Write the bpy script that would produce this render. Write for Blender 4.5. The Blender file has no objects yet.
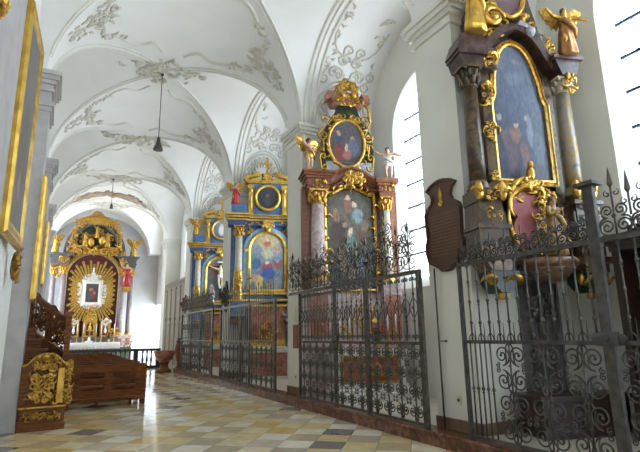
import bpy, math, random
from mathutils import Vector, Matrix
random.seed(7)
PI = math.pi
C = bpy.context.scene.collection
sc = bpy.context.scene

# ------------------------------------------------------------------ mesh builder
class MB:
    def __init__(s, mat=None):
        s.v = []; s.f = []; s.sm = []; s.m = mat or Matrix.Identity(4)
    def add(s, vs, fs, smooth=False):
        b = len(s.v); m = s.m
        s.v.extend((m @ Vector(p))[:] for p in vs)
        s.f.extend(tuple(b + i for i in f) for f in fs)
        s.sm.extend([smooth] * len(fs)); return s
    def box(s, x0, x1, y0, y1, z0, z1):
        return s.add([(x0,y0,z0),(x1,y0,z0),(x1,y1,z0),(x0,y1,z0),(x0,y0,z1),(x1,y0,z1),(x1,y1,z1),(x0,y1,z1)],
                     [(0,3,2,1),(4,5,6,7),(0,1,5,4),(1,2,6,5),(2,3,7,6),(3,0,4,7)])
    def prism(s, poly, y0, y1, smooth=False):          # poly in XZ, extruded along Y
        n = len(poly)
        a = sum(poly[i][0]*poly[(i+1)%n][1]-poly[(i+1)%n][0]*poly[i][1] for i in range(n))
        if a < 0: poly = poly[::-1]
        vs = [(x,y0,z) for x,z in poly] + [(x,y1,z) for x,z in poly]
        s.add(vs, [tuple(range(n)), tuple(range(2*n-1, n-1, -1))])
        b = len(s.v) - 2*n
        for i in range(n):
            j = (i+1) % n
            s.f.append((b+i, b+n+i, b+n+j, b+j)); s.sm.append(smooth)
        return s
    def lathe(s, prof, c=(0,0,0), n=20, fold=0, nf=8, sx=1, sy=1):
        vs = []; fs = []
        for r, z in prof:
            for k in range(n):
                a = 2*PI*k/n; rr = r*(1+fold*math.cos(nf*a))
                vs.append((c[0]+rr*sx*math.cos(a), c[1]+rr*sy*math.sin(a), c[2]+z))
        for i in range(len(prof)-1):
            for k in range(n):
                k2 = (k+1) % n
                fs.append((i*n+k, i*n+k2, (i+1)*n+k2, (i+1)*n+k))
        fs.append(tuple(range(n-1,-1,-1))); fs.append(tuple((len(prof)-1)*n+k for k in range(n)))
        return s.add(vs, fs, True)
    def tube(s, path, r, n=6, closed=False, flat=1.0):
        P = [Vector(p) for p in path]; L = len(P)
        if L < 2: return s
        R = r if isinstance(r, (list,tuple)) else [r]*L
        ref = None; vs = []; fs = []
        for i in range(L):
            if closed: t = P[(i+1)%L]-P[i-1]
            else: t = P[min(i+1,L-1)]-P[max(i-1,0)]
            if t.length < 1e-9: t = Vector((0,0,1))
            t.normalize()
            if ref is None:
                ref = Vector((0,0,1)) if abs(t.z) < .9 else Vector((0,1,0))
                if abs(t.y) < .3: ref = Vector((0,1,0))
            a = ref - t*ref.dot(t)
            if a.length < 1e-6: a = t.orthogonal()
            a.normalize(); b = t.cross(a); ref = a
            for k in range(n):
                q = 2*PI*(k+.5)/n
                vs.append(tuple(P[i] + a*(R[i]*flat*math.cos(q)) + b*(R[i]*math.sin(q))))
        for i in range(L if closed else L-1):
            i2 = (i+1) % L
            for k in range(n):
                k2 = (k+1) % n
                fs.append((i*n+k, i*n+k2, i2*n+k2, i2*n+k))
        if not closed:
            fs.append(tuple(range(n-1,-1,-1))); fs.append(tuple((L-1)*n+k for k in range(n)))
        return s.add(vs, fs, n > 4)
    def ell(s, c, r, rot=None, nu=8, nv=5):
        if not isinstance(r, (tuple,list)): r = (r,r,r)
        m = Matrix.Translation(c) @ (rot.to_4x4() if rot else Matrix.Identity(4))
        vs = [m @ Vector((0,0,-r[2]))]
        for j in range(1, nv):
            p = -PI/2 + PI*j/nv
            for k in range(nu):
                a = 2*PI*k/nu
                vs.append(m @ Vector((r[0]*math.cos(p)*math.cos(a), r[1]*math.cos(p)*math.sin(a), r[2]*math.sin(p))))
        vs.append(m @ Vector((0,0,r[2])))
        fs = [(0, 1+(k+1)%nu, 1+k) for k in range(nu)]
        for j in range(nv-2):
            for k in range(nu):
                k2 = (k+1)%nu
                fs.append((1+j*nu+k, 1+j*nu+k2, 1+(j+1)*nu+k2, 1+(j+1)*nu+k))
        e = len(vs)-1; b = 1+(nv-2)*nu
        fs += [(e, b+k, b+(k+1)%nu) for k in range(nu)]
        return s.add([tuple(v) for v in vs], fs, True)
    def sweep(s, path, prof, closed=False, smooth=False):
        """profile (n, y) swept along a path of (x, z) points in the XZ plane; n to the left of travel."""
        q_ = []
        for p in path:
            if not q_ or math.dist(p, q_[-1]) > 1e-6: q_.append(p)
        if closed and math.dist(q_[0], q_[-1]) < 1e-6: q_.pop()
        path = q_; L = len(path); vs = []; fs = []; m = len(prof)
        for i in range(L):
            p = Vector(path[i])
            a = Vector(path[(i-1)%L]) if (closed or i > 0) else None
            b = Vector(path[(i+1)%L]) if (closed or i < L-1) else None
            d1 = (p-a).normalized() if a is not None and (p-a).length > 1e-9 else None
            d2 = (b-p).normalized() if b is not None and (b-p).length > 1e-9 else None
            d1 = d1 or d2; d2 = d2 or d1
            n1 = Vector((-d1.y, d1.x)); n2 = Vector((-d2.y, d2.x))
            nn = (n1+n2)
            if nn.length < 1e-6: nn = n1.copy()
            nn.normalize(); k = min(1/max(nn.dot(n1), .35), 2.2)
            for q, y in prof:
                w = p + nn*(q*k); vs.append((w.x, y, w.y))
        for i in range(L if closed else L-1):
            i2 = (i+1)%L
            for k in range(m):
                k2 = (k+1)%m
                fs.append((i*m+k, i*m+k2, i2*m+k2, i2*m+k))
        if not closed:
            fs.append(tuple(range(m-1,-1,-1))); fs.append(tuple((L-1)*m+k for k in range(m)))
        return s.add(vs, fs, smooth)
    def pieces(s):
        """groups of faces that lie apart from one another"""
        n = len(s.v); par = list(range(n))
        def find(i):
            while par[i] != i: par[i] = par[par[i]]; i = par[i]
            return i
        for f in s.f:
            r = find(f[0])
            for i in f[1:]: par[find(i)] = r
        isl = {}
        for i, p in enumerate(s.v):
            r = find(i); q = isl.get(r)
            if q is None: isl[r] = [list(p), list(p)]
            else:
                for k in range(3): q[0][k] = min(q[0][k], p[k]); q[1][k] = max(q[1][k], p[k])
        keys = list(isl); K = len(keys); gp = list(range(K))
        def gf(i):
            while gp[i] != i: gp[i] = gp[gp[i]]; i = gp[i]
            return i
        bx = [isl[k] for k in keys]; sz = [max(b[1][k]-b[0][k] for k in range(3)) for b in bx]
        for i in range(K):
            for j in range(i):
                d = math.sqrt(sum(max(0, bx[i][0][k]-bx[j][1][k], bx[j][0][k]-bx[i][1][k])**2 for k in range(3)))
                if d <= max(.02, .48*max(sz[i], sz[j])): gp[gf(i)] = gf(j)
        grp = {}
        for i in range(K): grp.setdefault(gf(i), []).append(i)
        G = []
        for m in grp.values():
            lo = [min(bx[i][0][k] for i in m) for k in range(3)]; hi = [max(bx[i][1][k] for i in m) for k in range(3)]
            G.append([max(hi[k]-lo[k] for k in range(3)), [(lo[k]+hi[k])/2 for k in range(3)], m])
        G.sort(key=lambda g: -g[0]); big = [g for g in G if g[0] > .3*G[0][0]]
        for g in G[len(big):]:
            min(big, key=lambda q: math.dist(q[1], g[1]))[2].extend(g[2])
        if len(big) == 1: return None
        where = {}
        for gi, g in enumerate(big):
            for i in g[2]: where[keys[i]] = gi
        out = [([], [], []) for _ in big]; new = {}
        for i, p in enumerate(s.v):
            o = out[where[find(i)]]; new[i] = len(o[0]); o[0].append(p)
        for f, sm in zip(s.f, s.sm):
            o = out[where[find(f[0])]]; o[1].append(tuple(new[i] for i in f)); o[2].append(sm)
        return [(o, big[i][1]) for i, o in enumerate(out)]
    def build(s, name, mat, parent=None, split=None):
        got = s.pieces() if (parent is not None and split is not False and name not in WHOLE) else None
        objs = []
        for (v, f, sm), c in (got or [((s.v, s.f, s.sm), None)]):
            par = parent
            if parent is not None and parent.name in SIB and c is None and s.v: c = [sum(p[k] for p in s.v)/len(s.v) for k in range(3)]
            if parent is not None and parent.name in SIB: par = min(SIB[parent.name], key=lambda q: math.dist(q[1], c))[0]
            o = mesh_obj(name, v, f, sm, mat); o.parent = par; objs.append((o, c))
        if len(objs) > 1: SIB[objs[0][0].name] = objs
        return objs[0][0]
SIB = {}
WHOLE = {'bar','crest_scroll','scrollwork','inscription','leaves','petals','body','saddle_bars','glass','gate_gilding_'}
def mesh_obj(name, v, f, sm, mat):
    import bmesh
    me = bpy.data.meshes.new(name)
    me.from_pydata(v, [], f); me.validate()
    if len(me.polygons) == len(sm): me.polygons.foreach_set('use_smooth', sm)
    me.materials.append(mat); me.update()
    bm = bmesh.new(); bm.from_mesh(me); bmesh.ops.recalc_face_normals(bm, faces=bm.faces); bm.to_mesh(me); bm.free()
    o = bpy.data.objects.new(name, me); C.objects.link(o)
    return o

def tag(o, label=None, cat=None, group=None, kind=None):
    if label: o['label'] = label
    if cat: o['category'] = cat
    if group: o['group'] = group
    if kind: o['kind'] = kind
    return o
def thing(name, label, cat, loc=(0,0,0), rz=0.0, group=None):
    o = bpy.data.objects.new(name, None); C.objects.link(o)
    o.location = loc; o.rotation_euler = (0,0,rz); o.empty_display_size = .1
    return tag(o, label, cat, group)
def struct(o, label=None, cat=None):
    o['kind'] = 'structure'
    return tag(o, label, cat)
def copy_tree(o, parent=None):
    c = o.copy(); C.objects.link(c)
    if parent is not None: c.parent = parent
    for ch in list(o.children): copy_tree(ch, c)
    return c

# ------------------------------------------------------------------ curves
def spiral(cx, cz, r, turns=1.6, a0=0.0, ccw=1, n=26, r1=.16):
    """from the rim inwards"""
    out = []
    for i in range(n):
        t = i/(n-1); rr = r*(1-t*(1-r1)); a = a0 + ccw*2*PI*turns*t
        out.append((cx+rr*math.cos(a), cz+rr*math.sin(a)))
    return out
def bez(p0, p1, p2, p3, n=12):
    o = []
    for i in range(n+1):
        t = i/n; u = 1-t
        o.append((u**3*p0[0]+3*u*u*t*p1[0]+3*u*t*t*p2[0]+t**3*p3[0], u**3*p0[1]+3*u*u*t*p1[1]+3*u*t*t*p2[1]+t**3*p3[1]))
    return o
def arcp(cx, cz, rx, rz, a0, a1, n=16):
    return [(cx+rx*math.cos(math.radians(a0+(a1-a0)*i/n)), cz+rz*math.sin(math.radians(a0+(a1-a0)*i/n))) for i in range(n+1)]
def archpoly(x0, x1, z0, zs, zt, n=14):
    """outline: up the right side, round the arch, down the left"""
    c = (x0+x1)/2; h = (x1-x0)/2
    return [(x0,z0),(x1,z0)] + arcp(c, zs, h, zt-zs, 0, 180, n)
def at_y(pts, y): return [(p[0], y, p[1]) for p in pts]
def taper(n, r, e=.35): return [r*(e+(1-e)*math.sin(PI*(i+.6)/(n+.2))) for i in range(n)]
def s_scroll(x0, z0, x1, z1, k=.3, turns=1.3, n=12):
    """S: two opposed spirals joined by a line"""
    dx, dz = x1-x0, z1-z0; L = math.hypot(dx, dz); a = math.atan2(dz, dx); r = L*k
    A = spiral(x0+r*math.cos(a), z0+r*math.sin(a), r, turns, a+PI/2, 1, 18)[::-1]
    B = spiral(x1-r*math.cos(a), z1-r*math.sin(a), r, turns, a-PI/2, 1, 18)
    return A + B
def c_scroll(x0, z0, x1, z1, k=.28, side=1, turns=1.2):
    dx, dz = x1-x0, z1-z0; L = math.hypot(dx, dz); a = math.atan2(dz, dx); r = L*k
    A = spiral(x0+r*math.cos(a), z0+r*math.sin(a), r, turns, a+side*PI/2, side, 18)[::-1]
    B = spiral(x1-r*math.cos(a), z1-r*math.sin(a), r, turns, a+side*PI/2, -side, 18)
    return A + B

# gilded / carved foliage in a local XZ plane, relief towards -y
def leaf(mb, x, z, ang, L, w=.3, y=0.0, th=.35):
    n = 6; path = []; rad = []
    for i in range(n):
        t = i/(n-1); a = ang + 1.5*t*t*(1 if math.sin(ang*7.3+x*11) > 0 else -1)
        path.append((x+L*t*math.cos(a), y - L*th*math.sin(PI*min(t*1.15,1)), z+L*t*math.sin(a)))
        rad.append(L*w*(.45+.55*math.sin(PI*min(.15+t*.85,1))) if t < .99 else L*w*.12)
    mb.tube(path, rad, 5, flat=.45)
def foliage(mb, cx, cz, rx, rz, n, size, y=0.0, rnd=None, spir=.35):
    rnd = rnd or random; n = int(n*1.8); size *= .68
    for i in range(n):
        a = 2*PI*i/n + rnd.uniform(-.3,.3); d = math.sqrt(rnd.uniform(.02,1))
        x, z = cx+rx*d*math.cos(a), cz+rz*d*math.sin(a); s = size*rnd.uniform(.6,1.25)
        if rnd.random() < spir:
            p = spiral(x, z, s*.45, 1.3, rnd.uniform(0,6.28), rnd.choice((-1,1)), 14)
            mb.tube(at_y(p, y-.02-s*.1), taper(14, s*.11), 5)
        else:
            leaf(mb, x, z, a+rnd.uniform(-.7,.7), s, .28, y-rnd.uniform(0,.03), .3)
def rocaille(mb, cx, cz, w, h, y=0.0, rnd=None, t=.05):
    """symmetrical shell cartouche"""
    for sx in (-1,1):
        mb.tube(at_y(c_scroll(cx+sx*w*.1, cz-h*.5, cx+sx*w*.35, cz+h*.3, .22, sx), y-.03), t, 5)
        mb.tube(at_y(s_scroll(cx+sx*w*.2, cz-h*.1, cx+sx*w*.5, cz-h*.35, .25), y-.05), t*.8, 5)
        for k in range(4): leaf(mb, cx+sx*w*.08*k, cz+h*.15, PI/2-sx*.35*k, h*.35, .25, y-.03)
    mb.ell((cx, y-.02, cz), (w*.16, t*1.6, h*.2))

# ------------------------------------------------------------------ figures (one skinned body)
def skin_mesh(J, E, sub=1):
    names = list(J); idx = {k:i for i,k in enumerate(names)}
    me = bpy.data.meshes.new('body'); me.from_pydata([J[k][:3] for k in names], [(idx[a],idx[b]) for a,b in E], [])
    o = bpy.data.objects.new('body', me); C.objects.link(o)
    m = o.modifiers.new('s','SKIN'); m.use_smooth_shade = True
    sv = me.skin_vertices[0].data
    for i,k in enumerate(names):
        r = J[k][3]; sv[i].radius = (r, r*(J[k][4] if len(J[k]) > 4 else 1)); sv[i].use_root = (i == 0)
    o.modifiers.new('u','SUBSURF').levels = sub
    dg = bpy.context.evaluated_depsgraph_get(); dg.update()
    out = bpy.data.meshes.new_from_object(o.evaluated_get(dg))
    bpy.data.objects.remove(o); bpy.data.meshes.remove(me)
    for p in out.polygons: p.use_smooth = True
    return out
def figure(name, label, cat, loc, H, rz=0.0, skin=None, robe=None, wing=None, hair=None, pose='stand', putto=False, group=None, seed=1, cloth_from=.74):
    """carved statue facing local -y"""
    rnd = random.Random(seed); h = H; hk = 1.45 if putto else 1.0; w = 1.2 if putto else 1.0
    J = {'pelvis':(0,0,.52,.085*w,.8),'waist':(0,0,.61,.07*w,.8),'chest':(0,-.005,.73,.088*w,.75),'neck':(0,-.005,.83,.034),
         'head':(0,-.015,.885,.055*hk),'crown':(0,-.01,.885+.05*hk,.05*hk),'nose':(0,-.015-.062*hk,.885+.01*hk,.012*hk)}
    E = [('pelvis','waist'),('waist','chest'),('chest','neck'),('neck','head'),('head','crown'),('head','nose')]
    arms = {'stand':[((.16,-.01,.66),(.1,-.13,.64)),((.17,0,.65),(.17,-.08,.53))],
            'raise':[((.2,-.02,.84),(.25,-.06,1.0)),((.18,0,.66),(.14,-.12,.6))],
            'pray':[((.15,-.06,.65),(.02,-.15,.72)),((.15,-.06,.65),(.02,-.15,.72))],
            'spread':[((.24,-.03,.8),(.36,-.08,.88)),((.24,-.03,.76),(.36,-.08,.7))],
            'cross':[((.26,0,.82),(.42,0,.9)),((.26,0,.82),(.42,0,.9))]}[pose if pose in ('stand','raise','pray','spread','cross') else 'stand']
    for s, tagx, (el, wr) in ((-1,'L',arms[0]),(1,'R',arms[1])):
        J['sh'+tagx] = (s*.12*w,0,.79,.043*w); J['el'+tagx] = (s*el[0],el[1],el[2],.034*w); J['wr'+tagx] = (s*wr[0],wr[1],wr[2],.022*w)
        dx = Vector((s*wr[0]-s*el[0], wr[1]-el[1], wr[2]-el[2])).normalized()*.06
        J['ha'+tagx] = (s*wr[0]+dx.x, wr[1]+dx.y, wr[2]+dx.z, .02*w)
        E += [('chest','sh'+tagx),('sh'+tagx,'el'+tagx),('el'+tagx,'wr'+tagx),('wr'+tagx,'ha'+tagx)]
        k = (-.06 if s < 0 else 0) if pose != 'cross' else 0
        J['hi'+tagx] = (s*.06*w,0,.48,.06*w); J['kn'+tagx] = (s*.065*w,-.03+k,.27,.044*w); J['an'+tagx] = (s*(.06 if pose!='cross' else .02),.01,.055,.027*w); J['to'+tagx] = (s*(.075 if pose!='cross' else .02),-.07,.03,.02*w)
        E += [('pelvis','hi'+tagx),('hi'+tagx,'kn'+tagx),('kn'+tagx,'an'+tagx),('an'+tagx,'to'+tagx)]
    J = {k:(v[0]*h,v[1]*h,v[2]*h)+((v[3]*h,)+tuple(v[4:])) for k,v in J.items()}
    me = skin_mesh(J, E); me.materials.append(skin)
    o = bpy.data.objects.new(name, me); C.objects.link(o)
    o.location = loc; o.rotation_euler = (0,0,rz); tag(o, label, cat, group)
    if robe:
        m = MB(); top = cloth_from
        prof = [(.1*w,top),(.115*w,top-.08),(.095*w,.6),(.12*w,.48),(.14*w,.3),(.165*w,.12),(.175*w,.015),(.14*w,.004)]
        if putto: prof = [(.1,.58),(.125,.54),(.135,.47),(.12,.40),(.09,.39)]
        m.lathe([(r*h,z*h) for r,z in prof], n=28, fold=.1, nf=7, sy=.85)
        m.tube([(-.13*h,-.06*h,.72*h),(0,-.12*h,.6*h),(.14*h,-.08*h,.5*h),(.2*h,0,.38*h)], [.03*h,.045*h,.045*h,.02*h], 6)
        m.build('robe', robe, o)
    if hair:
        MB().ell((0,.0*h,(.90+.03*hk)*h), (.062*hk*h,.062*hk*h,.055*hk*h)).ell((0,.03*h,.86*h),(.05*hk*h,.035*hk*h,.05*h)).build('hair', hair, o)
    if wing:
        for s in (-1,1):
            out = [(.05,.80),(.16,.98),(.30,1.04),(.42,.98),(.40,.88),(.37,.90),(.36,.78),(.32,.81),(.29,.67),(.25,.71),(.21,.57),(.17,.63),(.12,.55),(.06,.66)]
            m = MB(); m.prism([(s*x*h, z*h) for x, z in out], .075*h, .10*h)
            for k in range(4): m.tube([(s*(.10+.05*k)*h,.07*h,(.80+.03*k)*h),(s*(.17+.065*k)*h,.068*h,(.66+.055*k)*h)],[.022*h,.012*h],5)
            m.build('wing', wing, o)
    return o
# ------------------------------------------------------------------ materials
class NT:
    def __init__(s, name):
        s.m = bpy.data.materials.new(name); s.m.use_nodes = True; s.t = s.m.node_tree; s.n = s.t.nodes; s.l = s.t.links
        s.b = s.n['Principled BSDF']
    def node(s, ty, **kw):
        n = s.n.new(ty)
        for k, v in kw.items(): setattr(n, k, v)
        return n
    def set(s, n, **kw):
        for k, v in kw.items(): n.inputs[k.replace('_',' ')].default_value = v
        return n
    def link(s, a, b): s.l.new(a, b)
    def ramp(s, fac, stops, interp='LINEAR'):
        r = s.node('ShaderNodeValToRGB'); r.color_ramp.interpolation = interp
        e = r.color_ramp.elements
        while len(e) < len(stops): e.new(.5)
        for el, (p, c) in zip(e, stops): el.position = p; el.color = (*c, 1)
        s.link(fac, r.inputs[0]); return r.outputs[0]
    def math(s, op, a, b=None):
        n = s.node('ShaderNodeMath', operation=op)
        for i, v in enumerate((a, b)):
            if v is None: continue
            if isinstance(v, (int,float)): n.inputs[i].default_value = v
            else: s.link(v, n.inputs[i])
        return n.outputs[0]
    def mix(s, fac, a, b, blend='MIX'):
        n = s.node('ShaderNodeMix', data_type='RGBA', blend_type=blend)
        for i, v in ((0,fac),(6,a),(7,b)):
            if isinstance(v, (int,float)): n.inputs[i].default_value = v
            elif isinstance(v, tuple): n.inputs[i].default_value = (*v,1)
            else: s.link(v, n.inputs[i])
        return n.outputs[2]
def mat(name, col, rough=.5, metal=0.0, col2=None, scale=6.0, detail=4, bump=0.0, dist=0.0, spec=None, stops=None, stretch=(1,1,1), lo=.35, hi=.65):
    t = NT(name); t.b.inputs['Base Color'].default_value = (*col,1)
    t.b.inputs['Roughness'].default_value = rough; t.b.inputs['Metallic'].default_value = metal
    if spec is not None: t.b.inputs['Specular IOR Level'].default_value = spec
    if col2 or stops or bump:
        tc = t.node('ShaderNodeTexCoord'); mp = t.node('ShaderNodeMapping'); mp.inputs['Scale'].default_value = stretch
        t.link(tc.outputs['Object'], mp.inputs[0])
        n = t.node('ShaderNodeTexNoise'); t.set(n, Scale=scale, Detail=float(detail), Distortion=dist)
        t.link(mp.outputs[0], n.inputs['Vector'])
        if stops: t.link(t.ramp(n.outputs[0], stops), t.b.inputs['Base Color'])
        elif col2: t.link(t.ramp(n.outputs[0], [(lo,col),(hi,col2)]), t.b.inputs['Base Color'])
        if bump:
            bp = t.node('ShaderNodeBump'); t.set(bp, Strength=bump, Distance=.02); t.link(n.outputs[0], bp.inputs['Height'])
            t.link(bp.outputs[0], t.b.inputs['Normal'])
    return t.m
PLASTER = mat('white_plaster', (.80,.80,.78), .85, col2=(.765,.76,.735), scale=1.2)
SHADEPLASTER = mat('shaded_plaster', (.70,.685,.62), .85, col2=(.66,.645,.58), scale=1.2)  # plaster darkened: shade on piers and outer wall put into the colour
MOULD = mat('moulding_plaster', (.74,.72,.67), .8, col2=(.68,.66,.60), scale=3)
STUCCO = mat('stucco', (.67,.64,.57), .8, col2=(.56,.53,.46), scale=9)
GREYSTONE = mat('grey_stone', (.50,.48,.47), .7, col2=(.42,.40,.40), scale=4)
GOLD = mat('gilding', (.66,.40,.085), .30, .85, col2=(.24,.11,.02), scale=16, bump=.3, lo=.42, hi=.72)  # brown noise stands in for deep shadows between the carving
GOLDLEAF = mat('bright_gilding', (.70,.45,.09), .33, .82, col2=(.40,.21,.035), scale=6, lo=.4, hi=.75)
BLUE = mat('blue_paint', (.085,.19,.36), .5, col2=(.045,.11,.23), scale=4)
LBLUE = mat('light_blue_paint', (.25,.47,.70), .5, col2=(.17,.36,.58), scale=5)
NAVY = mat('navy_paint', (.03,.07,.20), .45)
IRON = mat('wrought_iron', (.14,.125,.10), .36, .65, col2=(.065,.058,.048), scale=14)
IRONGREY = mat('grey_iron', (.11,.103,.095), .38, .6, col2=(.055,.05,.046), scale=10)
REDMARBLE = mat('red_marble', (.30,.10,.06), .28, stops=[(.3,(.16,.055,.035)),(.5,(.33,.12,.075)),(.62,(.40,.20,.13)),(.75,(.24,.08,.05))], scale=5, detail=8, dist=1.2)
STEPMARBLE = mat('step_marble', (.30,.12,.08), .25, stops=[(.3,(.06,.025,.015)),(.5,(.14,.05,.03)),(.65,(.23,.105,.065)),(.78,(.11,.045,.03))], scale=7, detail=8, dist=.8)
PINKMARBLE = mat('pink_marble', (.45,.33,.32), .3, stops=[(.3,(.30,.19,.18)),(.48,(.46,.35,.34)),(.6,(.58,.50,.48)),(.75,(.36,.22,.21))], scale=6, detail=8, dist=1.0)
BROWNMARBLE = mat('brown_marble', (.25,.17,.09), .3, stops=[(.28,(.010,.007,.005)),(.45,(.04,.024,.012)),(.58,(.11,.07,.03)),(.68,(.022,.014,.009))], scale=5, detail=8, dist=1.5)
GREYMARBLE = mat('grey_marble', (.42,.40,.38), .3, stops=[(.28,(.22,.21,.22)),(.45,(.50,.47,.44)),(.58,(.50,.38,.18)),(.72,(.36,.36,.38))], scale=4, detail=8, dist=1.3)
OCHREGREY = mat('ochre_grey_marble', (.2,.18,.14), .3, stops=[(.28,(.07,.065,.06)),(.45,(.24,.22,.19)),(.58,(.30,.20,.07)),(.72,(.13,.12,.11))], scale=4, detail=8, dist=1.3)
DARKGREEN = mat('dark_green_marble', (.012,.022,.012), .3, col2=(.035,.05,.025), scale=7, dist=1)
SLATEMARBLE = mat('slate_blue_marble', (.26,.28,.31), .35, col2=(.40,.42,.44), scale=6, dist=1)
BLACK = mat('black_paint', (.012,.011,.010), .4)
DARKRED = mat('dark_red_cloth', (.16,.015,.02), .7, col2=(.09,.01,.012), scale=8)
REDPAINT = mat('red_robe_paint', (.45,.04,.03), .45, col2=(.30,.02,.02), scale=10)
WOOD = mat('walnut_wood', (.235,.082,.022), .42, col2=(.10,.032,.009), scale=5, stretch=(1,1,9), bump=.05, spec=.2)
PEWWOOD = mat('pew_wood', (.25,.085,.02), .45, col2=(.10,.03,.008), scale=4, stretch=(1,8,8), spec=.15)
REDWOOD = mat('red_brown_wood', (.27,.085,.032), .42, col2=(.13,.038,.015), scale=5, stretch=(1,6,6))
DARKWOOD = mat('dark_wood', (.045,.022,.014), .4, col2=(.022,.012,.008), scale=5, stretch=(8,8,1))
GREYWOOD = mat('grey_green_wood', (.30,.27,.21), .5, col2=(.22,.20,.15), scale=4, stretch=(6,6,1))
TABLETWOOD = mat('tablet_brown', (.085,.034,.012), .45, col2=(.055,.024,.012), scale=10)
FLESH = mat('painted_flesh', (.62,.40,.27), .5, col2=(.52,.30,.19), scale=9)
HAIR = mat('brown_hair', (.10,.05,.02), .6)
SILVER = mat('silver_white', (.80,.79,.74), .4, .2, col2=(.62,.60,.54), scale=14)
CLOTH = mat('white_linen', (.82,.81,.82), .85, col2=(.70,.69,.74), scale=20)
WHITEMARBLE = mat('white_marble', (.75,.73,.70), .3, col2=(.62,.60,.57), scale=4)
WAX = mat('candle_wax', (.88,.85,.76), .5)
LEAF = mat('green_leaves', (.04,.12,.03), .5, col2=(.02,.06,.02), scale=20)
REDFLOWER = mat('red_petals', (.55,.04,.03), .6, col2=(.40,.02,.02), scale=20)
STONEREL = mat('dark_relief_stone', (.13,.12,.12), .4, col2=(.07,.065,.065), scale=6)
CREAM = mat('cream_plastic', (.62,.56,.42), .5)
PLATEBROWN = mat('copper_brown_plate', (.27,.09,.035), .5)
BRASS = mat('lamp_metal', (.10,.09,.08), .4, .6)
POLY = mat('grey_putto_stone', (.33,.30,.30), .5, col2=(.5,.46,.44), scale=9)
LEAD = mat('window_iron', (.03,.05,.12), .5)

def floor_mat():
    t = NT('marble_tiles'); tc = t.node('ShaderNodeTexCoord'); S = .48
    mp = t.node('ShaderNodeMapping', vector_type='POINT')
    mp.inputs['Rotation'].default_value = (0,0,math.radians(40)); mp.inputs['Scale'].default_value = (1/S,1/S,1/S)
    mp.inputs['Location'].default_value = (2.186/S % 1, -8.22/S % 1, .5)
    t.link(tc.outputs['Object'], mp.inputs[0])
    fl = t.node('ShaderNodeVectorMath', operation='FLOOR'); t.link(mp.outputs[0], fl.inputs[0])
    fr = t.node('ShaderNodeVectorMath', operation='FRACTION'); t.link(mp.outputs[0], fr.inputs[0])
    wn = t.node('ShaderNodeTexWhiteNoise', noise_dimensions='3D'); t.link(fl.outputs[0], wn.inputs['Vector'])
    sp = t.node('ShaderNodeSeparateXYZ'); t.link(fl.outputs[0], sp.inputs[0])
    par = t.math('MODULO', t.math('ABSOLUTE', t.math('ADD', sp.outputs[0], sp.outputs[1])), 2.0)
    par = t.math('GREATER_THAN', par, .5)
    A = t.ramp(wn.outputs[0], [(0,(.78,.67,.42)),(.3,(.85,.76,.55)),(.55,(.76,.60,.31)),(.8,(.86,.81,.68))], 'CONSTANT')
    B = t.ramp(wn.outputs[0], [(0,(.56,.46,.28)),(.22,(.68,.48,.17)),(.42,(.50,.44,.33)),(.62,(.76,.61,.33)),(.78,(.64,.57,.45)),(.93,(.25,.23,.22))], 'CONSTANT')
    c = t.mix(par, A, B)
    nz = t.node('ShaderNodeTexNoise'); t.set(nz, Scale=5.0, Detail=8.0, Distortion=.8); t.link(tc.outputs['Object'], nz.inputs['Vector'])
    c = t.mix(.65, c, t.ramp(nz.outputs[0], [(.3,(.80,.79,.77)),(.65,(1.12,1.11,1.08))]), 'MULTIPLY')
    sf = t.node('ShaderNodeSeparateXYZ'); t.link(fr.outputs[0], sf.inputs[0])
    def edge(v):
        a = t.math('LESS_THAN', v, .012); b = t.math('GREATER_THAN', v, .988); return t.math('MAXIMUM', a, b)
    g = t.math('MAXIMUM', edge(sf.outputs[0]), edge(sf.outputs[1]))
    c = t.mix(t.math('MULTIPLY', g, .6), c, (.16,.13,.09))
    t.link(c, t.b.inputs['Base Color'])
    t.link(t.ramp(nz.outputs[0], [(.3,(.06,.06,.06)),(.7,(.15,.15,.15))]), t.b.inputs['Roughness'])
    t.b.inputs['Specular IOR Level'].default_value = .85
    return t.m

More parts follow.
